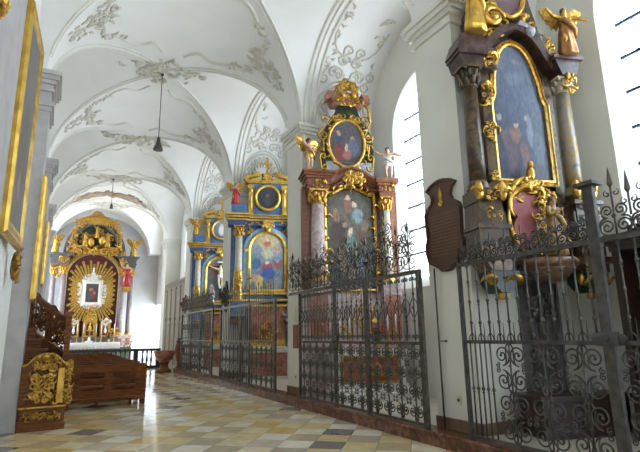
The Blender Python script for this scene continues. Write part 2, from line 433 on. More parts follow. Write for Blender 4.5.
def painting_mat(name, ramp, blobs, axes=('X','Z'), dark=.25, rough=.35):
    """ramp: bottom-to-top stops; blobs: (u, v, ru, rv, colour, softness)"""
    t = NT(name); tc = t.node('ShaderNodeTexCoord')
    sp = t.node('ShaderNodeSeparateXYZ'); t.link(tc.outputs['Generated'], sp.inputs[0])
    nz = t.node('ShaderNodeTexNoise'); t.set(nz, Scale=7.0, Detail=5.0); t.link(tc.outputs['Generated'], nz.inputs['Vector'])
    sc_ = t.node('ShaderNodeSeparateColor'); t.link(nz.outputs['Color'], sc_.inputs[0])
    ix = 'XYZ'.index(axes[0]); iz = 'XYZ'.index(axes[1])
    u = t.math('ADD', sp.outputs[ix], t.math('MULTIPLY', t.math('SUBTRACT', sc_.outputs[0], .5), .14))
    v = t.math('ADD', sp.outputs[iz], t.math('MULTIPLY', t.math('SUBTRACT', sc_.outputs[1], .5), .14))
    c = t.ramp(v, ramp)
    for (bu, bv, ru, rv, col, soft) in blobs:
        a = t.math('DIVIDE', t.math('SUBTRACT', u, bu), ru); b = t.math('DIVIDE', t.math('SUBTRACT', v, bv), rv)
        d = t.math('ADD', t.math('MULTIPLY', a, a), t.math('MULTIPLY', b, b))
        mr = t.node('ShaderNodeMapRange', interpolation_type='SMOOTHSTEP')
        t.link(d, mr.inputs[0]); t.set(mr, From_Min=1.0-soft, From_Max=1.0+soft, To_Min=1.0, To_Max=0.0)
        c = t.mix(mr.outputs[0], c, col)
    n2 = t.node('ShaderNodeTexNoise'); t.set(n2, Scale=16.0, Detail=6.0, Distortion=1.0); t.link(tc.outputs['Generated'], n2.inputs['Vector'])
    c = t.mix(.8, c, t.ramp(n2.outputs[0], [(.3,(1-dark*2,)*3),(.65,(1+dark,)*3)]), 'MULTIPLY')
    t.link(c, t.b.inputs['Base Color']); t.b.inputs['Roughness'].default_value = rough
    return t.m
def window_mat():
    """old bull's-eye glazing: clear, with a fine lead lattice"""
    t = NT('leaded_glass'); tc = t.node('ShaderNodeTexCoord')
    mp = t.node('ShaderNodeMapping'); mp.inputs['Scale'].default_value = (1,5.5,5.5); t.link(tc.outputs['Object'], mp.inputs[0])
    vo = t.node('ShaderNodeTexVoronoi', feature='DISTANCE_TO_EDGE'); t.set(vo, Scale=1.0, Randomness=.35); t.link(mp.outputs[0], vo.inputs['Vector'])
    f = t.math('LESS_THAN', vo.outputs['Distance'], .06)
    tr = t.node('ShaderNodeBsdfTransparent'); tr.inputs[0].default_value = (.96,.98,1,1)
    t.b.inputs['Base Color'].default_value = (.35,.37,.42,1); t.b.inputs['Roughness'].default_value = .6
    mx = t.node('ShaderNodeMixShader'); t.link(t.math('MULTIPLY', f, .85), mx.inputs[0]); t.link(tr.outputs[0], mx.inputs[1]); t.link(t.b.outputs[0], mx.inputs[2])
    t.link(mx.outputs[0], t.n['Material Output'].inputs[0])
    return t.m
# ------------------------------------------------------------------ setting
XC, HX, ZS, RISE = 2.35, 2.90, 6.90, 2.45        # nave axis, half width, springing height, rise of the vault
PC = [-5.5, 0.0, 5.58, 11.0, 16.65, 22.45, 28.0, 33.7]   # pier centres along the nave
PHALF = .45
XR, XW, XG = 5.25, 7.4, 7.66                       # pier face, outer wall inside, glass
BAYS = [((PC[i]+PC[i+1])/2, (PC[i+1]-PC[i])/2-PHALF) for i in range(len(PC)-1)]
STEP = .20
def nave_z(x): return ZS+RISE*math.sqrt(max(0,1-((x-XC)/HX)**2))
def bay_z(y):
    for c, h in BAYS:
        if abs(y-c) < h: return ZS+RISE*math.sqrt(max(0,1-((y-c)/h)**2))
    return ZS
def ceil_z(x, y): return max(nave_z(x) if abs(x-XC) <= HX else 0, bay_z(y))
def lin(a, b, n): return [a+(b-a)*i/n for i in range(n+1)]
def grid(mb, rows, smooth=True):
    b = []; n = len(rows[0])
    for r in rows: b += r
    mb.add(b, [(i*n+k, i*n+k+1, (i+1)*n+k+1, (i+1)*n+k) for i in range(len(rows)-1) for k in range(n-1)], smooth)

Y0, Y1 = PC[0], PC[-1]
# floor
m = MB(); m.box(-1.2, 8.2, Y0-.5, Y1+1.5, -.2, 0); struct(m.build('floor', floor_mat()))
# chapel platform with the red marble step
m = MB()
prof = [(5.26,0),(4.93,0),(4.93,.15),(4.905,.165),(4.905,.185),(4.93,STEP),(5.26,STEP)]
m.add([(x,y,z) for y in (Y0+1, 23.0) for x, z in prof], [(0,1,2,3,4,5,6),(13,12,11,10,9,8,7)]+[(i,i+7,(i+1)%7+7,(i+1)%7) for i in range(7)])
struct(m.build('trim_1', STEPMARBLE))
m = MB(); m.box(5.26, 7.9, Y0+1, 23.0, 0.001, STEP); struct(m.build('platform_floor', mat('chapel_floor', (.62,.57,.47), .3, col2=(.54,.49,.40), scale=3)))

# vault
SN = [math.sin(PI/2*k/14) for k in range(-14,15)]           # fine near the springing
m = MB()
for i, (c, h) in enumerate(BAYS):
    # transverse barrel to the right (nave part and chapel) and to the left
    for sgn, far in ((1, 7.95), (-1, -.75)):
        rows = []
        for s in SN:
            z = ZS+RISE*math.sqrt(max(0,1-s*s)); xa = XC+sgn*HX*abs(s)
            rows.append([(xa+(XC+sgn*HX-xa)*k/10, c+h*s, z) for k in range(11)] + [(far, c+h*s, z)])
        grid(m, rows)
for i in range(len(PC)):
    ya = BAYS[i-1] if i > 0 else None; yb = BAYS[i] if i < len(BAYS) else None
    rows = []
    for t in SN:
        z = ZS+RISE*math.sqrt(max(0,1-t*t))
        lo = PC[i]-PHALF-(ya[1]*(1-abs(t)) if ya else .3); hi = PC[i]+PHALF+(yb[1]*(1-abs(t)) if yb else .3)
        rows.append([(XC+HX*t, lo+(hi-lo)*k/10, z) for k in range(11)])
    grid(m, rows)
for p in PC:                                                # undersides between the bays, over the chapel walls and the left pilasters
    m.add([(XC+HX,p-PHALF,ZS),(7.95,p-PHALF,ZS),(7.95,p+PHALF,ZS),(XC+HX,p+PHALF,ZS)], [(0,1,2,3)])
    m.add([(XC-HX,p-PHALF,ZS),(-.75,p-PHALF,ZS),(-.75,p+PHALF,ZS),(XC-HX,p+PHALF,ZS)], [(0,1,2,3)])
vault = m.build('ceiling', PLASTER); struct(vault)

# piers with the cross walls of the chapels
def cornice(m, x0, x1, y0, y1, z, d, steps):
    for (o, a, b) in steps: m.box(x0-o*d[0], x1+o*d[1], y0-o*d[2], y1+o*d[3], z+a, z+b)
IMP = [(.05,-.42,-.36),(.02,-.36,-.26),(.07,-.26,-.18),(.12,-.18,-.09),(.16,-.09,0)]
for i, p in enumerate(PC[1:-1]):
    m = MB(); far = XR+.5 if i == 0 else XW+.02 if i < 5 else 6.02
    m.box(XR, far, p-PHALF, p+PHALF, 0.002, ZS-.002)
    cornice(m, XR, far-.02, p-PHALF, p+PHALF, ZS-.005, (1,0,1,1), IMP)
    o = m.build('pillar', SHADEPLASTER); struct(o)
    b = MB(); z = STEP if i < 5 else .002
    b.box(XR-.025, XR-.001, p-PHALF-.02, p+PHALF+.02, z+.001, z+.16)
    if 0 < i < 5: b.box(XR-.025, XW, p-PHALF-.025, p-PHALF-.001, z+.001, z+.16)
    struct(b.build('baseboard_right', mat('brown_base', (.21,.13,.08), .4, col2=(.13,.08,.05), scale=6)))

# outer wall with splayed arched windows
def win_loop(x, c, hw, z0, zs, n=18):
    pts = [(x, c-hw, z0), (x, c+hw, z0)] + [(x, c+hw*math.cos(PI*k/n), zs+hw*1.05*math.sin(PI*k/n)) for k in range(n+1)]
    return pts
def wall_bay(m, x_in, x_out, ya, yb, z0, z1, c, hw_in, hw_out, zsill, zspr, drop=.25):
    A = win_loop(x_in, c, hw_in, zsill-drop, zspr); B = win_loop(x_out, c, hw_out, zsill, zspr)
    n = len(A)
    def outer(p, x):
        # project to the rectangle of the bay
        dy, dz = p[1]-c, p[2]-(zsill+zspr)/2
        k = 1e9
        for d, lo, hi, o in ((dy, ya, yb, c), (dz, z0, z1, (zsill+zspr)/2)):
            if d > 1e-9: k = min(k, (hi-o)/d)
            elif d < -1e-9: k = min(k, (lo-o)/d)
        return (x, c+dy*k, (zsill+zspr)/2+dz*k)
    for L, x in ((A, x_in), (B, x_out)):
        # frame of quads between the opening and the rectangle, with its corners
        O = [outer(p, x) for p in L]
        m.add(L+O, [(i, (i+1)%n, n+(i+1)%n, n+i) for i in range(n)])
        for i in range(n):
            p, q = O[i], O[(i+1)%n]
            if abs(p[1]-q[1]) > 1e-6 and abs(p[2]-q[2]) > 1e-6:
                cy = p[1] if abs(p[1]-ya) < 1e-6 or abs(p[1]-yb) < 1e-6 else q[1]
                cz = p[2] if abs(p[2]-z0) < 1e-6 or abs(p[2]-z1) < 1e-6 else q[2]
                m.add([p, q, (x, cy, cz)], [(0,1,2)])
    m.add(A+B, [(i, (i+1)%n, n+(i+1)%n, n+i) for i in range(n)])
def portal(loc, rot, sx, sy):
    l = bpy.data.lights.new('daylight_portal', 'AREA'); l.shape = 'RECTANGLE'; l.size = sx; l.size_y = sy
    l.cycles.is_portal = True
    o = bpy.data.objects.new('daylight_portal', l); C.objects.link(o); o.location = loc; o.rotation_euler = rot
GLASS = window_mat()
def glazing(name, x, c, hw, zsill, zspr, nbars, dirx=1):
    t = thing(name, None, None, (x, c, zsill)); t['kind'] = 'structure'
    L = win_loop(0, 0, hw, 0, zspr-zsill)
    g = MB(); g.add(L, [tuple(range(len(L)))]); g.build('glass', GLASS, t)
    b = MB()
    for k in range(1, nbars):
        z = (zspr-zsill+hw*.9)*k/nbars; w = hw if z < zspr-zsill else hw*math.sqrt(max(0,1-((z-zspr+zsill)/(hw*1.05))**2))
        b.box(-.04, -.005, -w, w, z-.022, z+.022)
    for q in (-.34*hw, .34*hw): b.box(-.025, -.008, q-.008, q+.008, 0, zspr-zsill+hw*.9)
    b.build('saddle_bars', LEAD, t)
    portal((x+.35*dirx, c, (zsill+zspr+hw)/2), (0, PI/2*dirx, 0), (zspr-zsill+hw), 2*hw)
    return t
m = MB()
for i, (c, h) in enumerate(BAYS[:5]):
    hw, sill, spr = (1.9, .45, 2.3) if i == 0 else (1.08, 2.85, 6.6)         # the westernmost bay has a wide, low glazed opening
    wall_bay(m, XW, XG+.02, PC[i], PC[i+1], 0.003, 9.6, c, hw+.19, hw, sill, spr)
    glazing('window_%d' % (i+1), XG, c, hw, sill, spr, 8)
struct(m.build('wall_right', SHADEPLASTER))
# last two bays: the wall stands closer to the nave
m = MB(); wall_bay(m, 6.0, 6.45, PC[5], PC[6], 0.003, 9.6, BAYS[5][0], 1.2, 1.0, 5.2, 6.7)
struct(m.build('wall_right_transept', PLASTER)); glazing('window_6', 6.42, BAYS[5][0], 1.0, 5.2, 6.7, 5)
m = MB(); wall_bay(m, 6.0, 6.45, PC[6], PC[7]+.6, 0.003, 9.6, BAYS[6][0], 1.45, 1.2, 5.3, 6.9)
struct(m.build('wall_right_choir', PLASTER)); glazing('window_7', 6.42, BAYS[6][0], 1.2, 5.3, 6.9, 5)
# left wall, its pilasters and their cornices
m = MB(); m.box(-1.1, -.75, Y0, PC[6], 0.003, 9.6); m.box(-.76, -.58, Y0, 8.55, 0.003, ZS-.8); struct(m.build('wall_left', PLASTER))
m = MB(); wall_bay(m, -.75, -1.2, PC[6], PC[7]+.6, 0.003, 9.6, BAYS[6][0], 2.2, 2.0, 1.4, 6.3)
struct(m.build('wall_left_choir', PLASTER)); glazing('window_8', -1.17, BAYS[6][0], 2.0, 1.4, 6.3, 9, -1)  # unseen window, added to brighten the right choir wall
for i, p in enumerate(PC[1:-1]):
    xf = -.57 if i < 2 else -.42
    m = MB(); m.box(-.752, xf, p-PHALF-(2.4 if i == 1 else 0), p+PHALF, .002, ZS-.002)
    cornice(m, -.752, xf, p-PHALF, p+PHALF, ZS-.005, (0,1,1,1), IMP)
    cornice(m, -.752, xf, p-PHALF, p+PHALF, ZS-.75, (0,1,1,1), [(.03,-.1,0),(.07,0,.1),(.02,.1,.2)])
    struct(m.build('pillar', GREYSTONE if i > 0 else PLASTER))
m = MB(); m.box(-.749, -.735, 8.56, PC[6], .003, .17); m.box(-.579,-.565,Y0,8.56,.003,.17)
for p in PC[3:-1]: m.box(-.42, -.40, p-PHALF-.02, p+PHALF+.02, .003, .17); m.box(-.735, -.40, p-PHALF-.02, p-PHALF-.001, .003, .17)
struct(m.build('baseboard_left', GREYSTONE))
# end walls
m = MB(); m.box(-1.1, 6.5, Y1+.45, Y1+.8, 0.003, 9.8); struct(m.build('wall_front', mat('grey_apse_plaster', (.50,.50,.50), .85, col2=(.44,.44,.45), scale=1.5)))
mm = Matrix.Translation((XC, Y0, 0)) @ Matrix.Rotation(-PI/2, 4, 'Z')
m = MB(mm); wall_bay(m, .3, .7, -3.6, 5.6, .003, 9.7, 0, 1.25, 1.15, 4.6, 6.6); struct(m.build('wall_back', PLASTER))
portal((XC, Y0-.8, 6.2), (-PI/2, 0, 0), 2.5, 3.4)
mm = Matrix.Translation((6.6, -.42, 0)) @ Matrix.Rotation(-PI/2, 4, 'Z')      # unseen west opening, added to light the near chapel wall
m = MB(mm); wall_bay(m, 0, .2, -.86, .9, .2, 9.0, 0, .84, .82, .5, 4.6, .1); struct(m.build('wall_back_chapel', PLASTER))
portal((6.6, -.75, 2.9), (-PI/2, 0, 0), 1.7, 5.2)

# ------------------------------------------------------------------ stucco relief on the vault
def lift(mb, pts, r, n=5, off=.0, flat=1.0):
    mb.tube([(x, y, ceil_z(x,y)-off) for x, y in pts], r, n, flat=flat)
# mouldings along the groins and round the vault fields
m = MB()
for i, (c, h) in enumerate(BAYS):
    for sx in (-1,1):
        for sy in (-1,1):
            for o, r in ((0,.028),(.15,.024)):
                pts = []
                for k in range(25):
                    t = .02+.965*math.sin(PI/2*k/24)
                    pts.append((XC+sx*HX*t, c+sy*(h*t+o)))
                m.tube([(x, y, nave_z(x)-.01) for x, y in pts], r, 6)
    if i < 5:
        for xx, r in ((5.33,.05),(5.45,.035),(5.62,.05)):
            m.tube([(xx, c+h*s, ZS+RISE*math.sqrt(max(0,1-s*s))-.01) for s in SN], r, 6)
struct(m.build('trim_2', MOULD))
m = MB()
for i in range(1, len(PC)-1):                               # curved panel frame on the barrel between two groins
    p = PC[i]; ha = BAYS[i-1][1]; hb = BAYS[i][1]; pts = []
    N = 44
    def wid(t, h):
        a = abs(t); w = .45+h*(1-a)
        k = .72 - .13*math.exp(-((a-.2)/.09)**2) + .03*math.exp(-((a-.36)/.09)**2) - .12*math.exp(-((a-.54)/.06)**2)
        return w*k*min(1, (.66-a)/.05+.15)
    ts = [-.655+1.31*q/N for q in range(N+1)]; N = 44
    for sg in (-1,1):                                        # two halves, each broken at the rosettes
        ts = [sg*(.10+.555*q/N) for q in range(N+1)]
        loop = [(XC+HX*t, p-wid(t,ha)) for t in ts] + [(XC+HX*t, p+wid(t,hb)) for t in ts[::-1]]
        m.tube([(x, y, nave_z(x)-.005) for x, y in loop], .045, 6)
        m.tube([(x, p+(y-p)*.95, nave_z(x)-.003) for x, y in loop], .022, 5)
struct(m.build('trim_3', MOULD))
rnd = random.Random(11)
def vault_leaf(mb, x, y, ang, L, w=.2):
    pts = []; n = 6; cv = rnd.uniform(-1.2,1.2)
    for k in range(n):
        t = k/(n-1); a = ang+cv*t*t; pts.append((x+L*t*math.cos(a), y+L*t*math.sin(a)))
    lift(mb, pts, [1.05*L*w*(.3+.7*math.sin(PI*(.12+.83*k/(n-1)))) for k in range(n)], 5, .03)
def vault_curl(mb, x, y, r, a0, d):
    lift(mb, spiral(x, y, r, 1.3, a0, d, 16), taper(16, r*.27), 5, .03)
m = MB()
for i in range(1, len(PC)-1):
    for sx in (-1,1):
        for k in range(42):                                 # sprays climbing from the piers
            t = .60+.30*k/42+rnd.uniform(-.02,.02); s = .17*(1.15-.6*k/42)
            x = XC+sx*HX*t; y = PC[i]+rnd.uniform(-.22,.22)*(1.5-t)*2
            if k % 3 == 0: vault_curl(m, x, y, s*.5, rnd.uniform(0,6), rnd.choice((-1,1)))
            else: vault_leaf(m, x, y, (0 if sx < 0 else PI)+rnd.uniform(-1.1,1.1), s*1.1)
        for sy in (-1,1):                                   # and the little clusters at the corners of the panels
            for k in range(10):
                vault_leaf(m, XC+sx*HX*(.48+.02*k), PC[i]+sy*(1.1-.06*k), rnd.uniform(0,6.28), .17)
for (c, h) in BAYS[1:]:                                     # rosettes at the crowns
    for k in range(54):
        x = XC+rnd.uniform(-1,1)*1.35*rnd.random()**.5; y = c+rnd.uniform(-.55,.55)*(1.2-abs(x-XC)/1.4)
        if k % 3 == 0: vault_curl(m, x, y, rnd.uniform(.09,.16), rnd.uniform(0,6), rnd.choice((-1,1)))
        else: vault_leaf(m, x, y, math.atan2(y-c, x-XC)+rnd.uniform(-.9,.9), rnd.uniform(.13,.24))
    vault_curl(m, XC+.1, c, .3, 0, 1); vault_curl(m, XC-.25, c+.1, .26, 2, -1)
struct(m.build('trim_4', STUCCO))
# shells and scrolls on the chapel vaults, above the altars
def chapel_map(c, h):
    """x across, l = length along the barrel measured up from the far springing"""
    tab = [(0.0, 1.0, 0.0)]
    a0 = 0; L = 0; py, pz = h, 0
    for k in range(1, 200):
        a = PI/2*k/199; y = h*math.cos(a); z = RISE*math.sin(a); L += math.hypot(y-py, z-pz); py, pz = y, z; tab.append((L, a, 0))
    def f(x, l):
        for k in range(1, 200):
            if tab[k][0] >= l: break
        a = tab[k][1]; n = Vector((0, math.cos(a)/h, math.sin(a)/RISE)).normalized()
        return Vector((x, c+h*math.cos(a), ZS+RISE*math.sin(a))) - n*.015
    return f
m = MB()
for bi in (1,2,3,4):
    c, h = BAYS[bi]; f = chapel_map(c, h); X0 = 6.38
    def T(pts, r, n=5): m.tube([tuple(f(x, max(.0,l))) for x, l in pts], r, n)
    T(arcp(X0, 0, .78, 1.25, 2, 178, 28), .04); T(arcp(X0, 0, .86, 1.36, 2, 178, 28), .028)
    for k in range(11):
        a = math.radians(20+14*k)
        for d in (-.075, .075):
            T([(X0+.42*math.cos(a), .75*math.sin(a)), (X0+.56*math.cos(a+d), .97*math.sin(a+d)), (X0+.68*math.cos(a+d*.6), 1.12*math.sin(a+d*.6)), (X0+.70*math.cos(a), 1.15*math.sin(a))], [.015,.03,.035,.02])
    for sx in (-1,1):
        T(c_scroll(X0+sx*.1, 1.5, X0+sx*.55, 1.55, .3, sx), taper(36,.035))
        T(s_scroll(X0+sx*.2, 1.75, X0+sx*.18, 2.3, .28), taper(36,.032))
        T(s_scroll(X0+sx*.62, 1.2, X0+sx*.72, 1.75, .25), taper(36,.03))
        T(bez((X0+sx*.3, 2.0), (X0+sx*.5, 2.1), (X0+sx*.72, 2.2), (X0+sx*.72, 2.9)), .028)
        for k in range(14):
            x, l = X0+sx*rnd.uniform(0,.72), rnd.uniform(1.4,2.2); a = rnd.uniform(0,6.28); L = rnd.uniform(.12,.26)
            T([(x, l), (x+L*.5*math.cos(a), l+L*.5*math.sin(a)), (x+L*math.cos(a+.6), l+L*math.sin(a+.6))], [.02,.045,.012])
        for k in range(8):
            x, l = X0+sx*rnd.uniform(.45,.72), rnd.uniform(2.4,3.3); a = rnd.uniform(0,6.28); L = rnd.uniform(.12,.24)
            T([(x, l), (x+L*.5*math.cos(a), l+L*.5*math.sin(a)), (x+L*math.cos(a+.6), l+L*math.sin(a+.6))], [.02,.04,.012])
struct(m.build('trim_5', STUCCO))
# ------------------------------------------------------------------ side altars
AR = math.radians(-17)
def column(parent, x, y, z0, z1, r, shaft, cap_h, base_h=.14, name='column', gold_base=True, capmat=None, dz=0.0):
    """shaft with a base and a leafy capital as sub-parts"""
    z0 -= dz; z1 -= dz
    m = MB(); m.lathe([(r*1.02,z0+base_h),(r*1.03,z0+(z1-z0)*.35),(r*.88,z1-cap_h)], (x,y,0), 20)
    c = m.build(name, shaft, parent)
    b = MB(); b.lathe([(r*1.45,z0),(r*1.45,z0+.03),(r*1.3,z0+.05),(r*1.38,z0+.08),(r*1.15,z0+.11),(r*1.05,z0+base_h+.01)], (x,y,0), 18)
    b.build('column_base', GOLD if gold_base else shaft, c)
    k = MB(); zc = z1-cap_h
    k.lathe([(r*.95,zc-.03),(r*1.05,zc-.02),(r*.95,zc),(r*1.0,zc+cap_h*.5),(r*1.25,z1-.06)], (x,y,0), 16)
    for row in range(2):
        for i in range(8):
            a = 2*PI*(i+.5*row)/8; ca, sa = math.cos(a), math.sin(a); zz = zc+cap_h*.36*row
            k.tube([(x+ca*r*q, y+sa*r*q, zz+dq*cap_h) for q, dq in ((1.0,0),(1.12,.2),(1.35,.38),(1.5,.36))], [r*.25,r*.3,r*.22,r*.08], 5)
    for sx in (-1,1):
        for sy in (-1,1): k.ell((x+sx*r*1.05, y+sy*r*1.05, z1-cap_h*.16), r*.3, None, 6, 4)
    k.box(x-r*1.4,x+r*1.4,y-r*1.4,y+r*1.4,z1-.04,z1)
    k.build('capital', capmat or GOLD, c)
    return c
def mould_box(m, x0, x1, y0, y1, z, steps):
    for o, a, b in steps: m.box(x0-o, x1+o, y0-o, y1, z+a, z+b)
ENT = [(.0,0,.1),(.03,.1,.14),(.01,.14,.26),(.05,.26,.32),(.10,.32,.38),(.14,.38,.43)]

# ---- the red marble altar in the middle bay
def red_altar():
    Z = -STEP
    A = thing('side_altar', 'red marble side altar with tall painting and oval picture above, behind the middle grille', 'altar', (5.07,10.3,STEP), AR)
    mm = Matrix.Translation((0,0,Z))
    def B(): return MB(mm.copy())
    m = B(); m.box(.10,2.40,-.12,.12,.2,2.6); m.box(.14,.66,-.40,-.12,1.3,2.6); m.box(1.9,2.36,-.34,-.12,1.3,2.6)
    mould_box(m,.18,.58,-.40,-.1,2.6,[(.0,0,.08),(.04,.08,.14)]); mould_box(m,1.88,2.32,-.36,-.1,2.6,[(.0,0,.08),(.04,.08,.14)])
    pd = m.build('pedestal', PINKMARBLE, A)
    m = B()
    for x in (.34,2.1): m.box(x-.18,x+.18,-.435,-.41,1.5,2.45)
    m.build('pedestal_panel', REDMARBLE, pd)
    m = B(); m.box(.5,1.96,-.12,.12,2.6,5.1); m.box(.02,.2,-.1,.12,2.6,5.1); m.box(2.26,2.38,-.1,.12,2.6,4.9); m.build('back_wall', REDWOOD, A)
    column(A,.37,-.25,2.74,4.95,.165,PINKMARBLE,.30,dz=STEP); column(A,2.09,-.2,2.74,4.86,.12,GREYMARBLE,.32,dz=STEP)
    # painting and its frame
    P = [(.62,2.62),(1.76,2.62),(1.76,4.86)]+bez((1.76,4.86),(1.5,4.86),(1.45,5.05),(1.19,5.06),8)+bez((1.19,5.06),(.93,5.05),(.88,4.86),(.62,4.86),8)[1:]
    pm = painting_mat('altarpiece_of_figures_in_clouds', [(0,(.03,.03,.037)),(.3,(.05,.055,.05)),(.6,(.085,.085,.07)),(1,(.05,.042,.03))],
        [(.5,.75,.42,.22,(.13,.12,.09),.8),(.25,.5,.2,.2,(.07,.04,.03),.7),(.5,.45,.12,.12,(.14,.20,.16),.6),(.5,.56,.05,.035,(.62,.48,.36),.4),(.68,.72,.13,.07,(.26,.34,.37),.6),
         (.6,.83,.06,.035,(.6,.46,.34),.4),(.45,.82,.07,.06,(.30,.13,.10),.6),(.45,.9,.05,.03,(.6,.48,.36),.4),(.2,.72,.08,.06,(.26,.16,.10),.6),(.75,.5,.1,.1,(.16,.085,.06),.7),(.3,.25,.1,.12,(.19,.13,.08),.6),(.72,.22,.12,.1,(.09,.11,.15),.6),(.5,.14,.08,.06,(.26,.18,.12),.6),(.82,.62,.07,.06,(.24,.17,.12),.6),(.38,.62,.05,.03,(.34,.25,.18),.6),(.6,.35,.05,.03,(.34,.24,.17),.6)], dark=.3)
    m = B(); m.prism(P, -.15, -.125); pa = m.build('painting', pm, A)
    m = B(); m.sweep(P, [(-.02,-.13),(-.02,-.19),(-.06,-.21),(-.1,-.17),(-.1,-.13)], closed=True); fr = m.build('picture_frame', GOLD, A)
    m = B(); rnd = random.Random(3)
    for x, z in [(.6,2.9+.28*k) for k in range(8)]+[(1.78,2.9+.28*k) for k in range(8)]: leaf(m, x, z, rnd.choice((1.1,2.0,1.5)), .16, .22, -.19)
    for k in range(9): leaf(m, .65+.135*k, 4.93+.14*math.sin(PI*k/8), rnd.uniform(0,3.1), .16, .22, -.19)
    m.build('carved_leaves', GOLD, fr)
    # entablature: projecting ends and a swung lintel
    m = B()
    mould_box(m,.10,.62,-.46,.12,4.95,ENT); mould_box(m,1.90,2.26,-.38,.12,4.86,[(min(o,.1),a,b) for o,a,b in ENT])
    path = [(.62,5.02)]+bez((.62,5.02),(.9,5.0),(.95,5.24),(1.2,5.25),9)+bez((1.2,5.25),(1.45,5.24),(1.55,4.97),(1.92,4.98),9)[1:]
    m.sweep(path, [(0,.1),(0,-.2),(.05,-.24),(.12,-.2),(.2,-.3),(.28,-.36),(.33,-.36),(.33,.1)])
    m.build('entablature', REDWOOD, A)
    m = B(); rocaille(m,1.25,5.3,.55,.3,-.38,t=.045); foliage(m,1.25,5.26,.26,.1,12,.2,-.38,random.Random(4)); m.build('gilt_cartouche', GOLD, A)
    m = B()
    for x, y in ((.36,-.47),(2.09,-.39)): foliage(m,x,5.08,.12,.07,6,.16,y,random.Random(5)); 
    m.build('gilt_rosettes', GOLD, A)
    # upper part
    m = B(); m.box(.62,1.84,-.2,.12,5.42,5.75); m.prism([(.62,5.75),(1.84,5.75)]+bez((1.84,5.75),(1.95,6.4),(1.62,6.6),(1.52,7.2),10)+bez((.94,7.2),(.86,6.6),(.5,6.4),(.62,5.75),10),-.1,.12)
    m.build('attic', SLATEMARBLE, A)
    oc = (1.15,6.24)
    m = B(); m.prism(bez((1.78,5.6),(2.0,6.2),(1.75,6.75),(1.5,7.05),9)+arcp(1.19,7.1,.3,.28,0,180,10)+bez((.86,7.05),(.62,6.75),(.36,6.2),(.56,5.6),9), -.16,-.08)
    m.build('backing_panel', DARKGREEN, A)
    om = painting_mat('oval_altarpiece', [(0,(.05,.04,.05)),(1,(.10,.09,.09))], [(.28,.72,.06,.05,(.45,.32,.23),.5),(.3,.52,.12,.15,(.05,.06,.10),.5),(.28,.28,.15,.2,(.20,.045,.035),.6),(.68,.62,.055,.05,(.36,.28,.23),.5),(.7,.42,.16,.2,(.11,.12,.17),.6),(.5,.25,.14,.12,(.30,.12,.10),.5),(.5,.42,.05,.1,(.5,.38,.28),.5)], dark=.25)
    m = B(); m.prism(arcp(oc[0],oc[1],.44,.60,0,360,32)[:-1],-.2,-.165); m.build('oval_painting', om, A)
    m = B(); m.sweep(arcp(oc[0],oc[1],.45,.61,0,360,36)[:-1],[(.02,-.17),(.02,-.22),(-.02,-.24),(-.06,-.21),(-.06,-.17)],closed=True,smooth=True); of = m.build('oval_frame', GOLD, A)
    m = B(); rnd = random.Random(8)
    for k in range(26):
        a = 2*PI*k/26; leaf(m, oc[0]+.52*math.cos(a), oc[1]+.68*math.sin(a), a+rnd.choice((-1.2,1.2)), .13, .2, -.2)
    for sx in (-1,1):
        m.tube(at_y(c_scroll(oc[0]+sx*.56,5.52,oc[0]+sx*.62,5.95,.2,-sx),-.2),taper(36,.028),5)
        m.tube(at_y(s_scroll(oc[0]+sx*.62,6.3,oc[0]+sx*.5,7.0,.2),-.18),taper(36,.025),5)
        for k in range(4): leaf(m, oc[0]+sx*.56, 5.95+.08*k, PI/2-sx*(.3+.2*k), .24-.02*k, .14, -.13)
        m.tube(at_y(c_scroll(oc[0]+sx*.12,6.98,oc[0]+sx*.36,6.88,.3,-sx),-.2),taper(36,.035),5)
    m.build('oval_frame_scrolls', GOLD, A)
    m = B(); m.prism([(.8,7.28),(1.62,7.28),(1.66,7.42),(1.5,7.44),(1.46,7.56),(1.02,7.56),(.92,7.44),(.76,7.42)],-.3,.1); m.prism([(.76,7.42),(.62,7.36),(.66,7.6),(.86,7.62)],-.3,0); m.prism([(1.62,7.4),(1.78,7.34),(1.74,7.56),(1.56,7.58)],-.3,0)
    m.build('crest_block', REDMARBLE, A)
    m = B(); foliage(m,1.22,7.72,.26,.2,26,.22,-.2,random.Random(9)); foliage(m,1.2,7.36,.36,.12,14,.2,-.3,random.Random(10))
    for k in range(9): leaf(m,1.2,7.72,.3+.32*k,.34,.16,-.12)
    for sx in (-1,1): m.ell((1.2+sx*.14,-.34,7.5),(.07,.06,.08))
    m.tube(at_y(bez((1.62,7.35),(1.85,7.25),(1.72,7.0),(1.8,6.85)),-.2),.04,6)
    m.build('crest_ornament', GOLD, A)
    # altar table
    m = B(); m.box(.42,2.42,-1.25,-.02,.201,.36); m.box(.52,2.32,-1.1,-.02,.36,.42); st = m.build('altar_step', WHITEMARBLE, A)
    m = B(); m.box(.6,2.2,-.72,-.12,.42,1.12); m.box(.52,2.28,-.8,-.12,1.12,1.22); m.box(.56,2.24,-.76,-.12,.42,.5); tb = m.build('altar_table', WHITEMARBLE, A)
    m = B(); m.box(.78,2.02,-.745,-.72,.56,1.06); ap = m.build('antependium', mat('red_veined_panel',(.30,.09,.04),.3,stops=[(.3,(.14,.04,.02)),(.5,(.36,.13,.06)),(.7,(.22,.07,.035))],scale=9,detail=8,dist=1.5), tb)
    m = B(); rocaille(m,1.4,.82,.5,.32,-.745,t=.03)
    m.sweep([(.78,.56),(2.02,.56),(2.02,1.06),(.78,1.06)],[(0,-.74),(0,-.77),(-.04,-.77),(-.04,-.74)],closed=True); m.build('antependium_gilding', GOLD, tb)
    m = B(); m.box(.62,2.16,-.32,-.12,1.22,1.5)
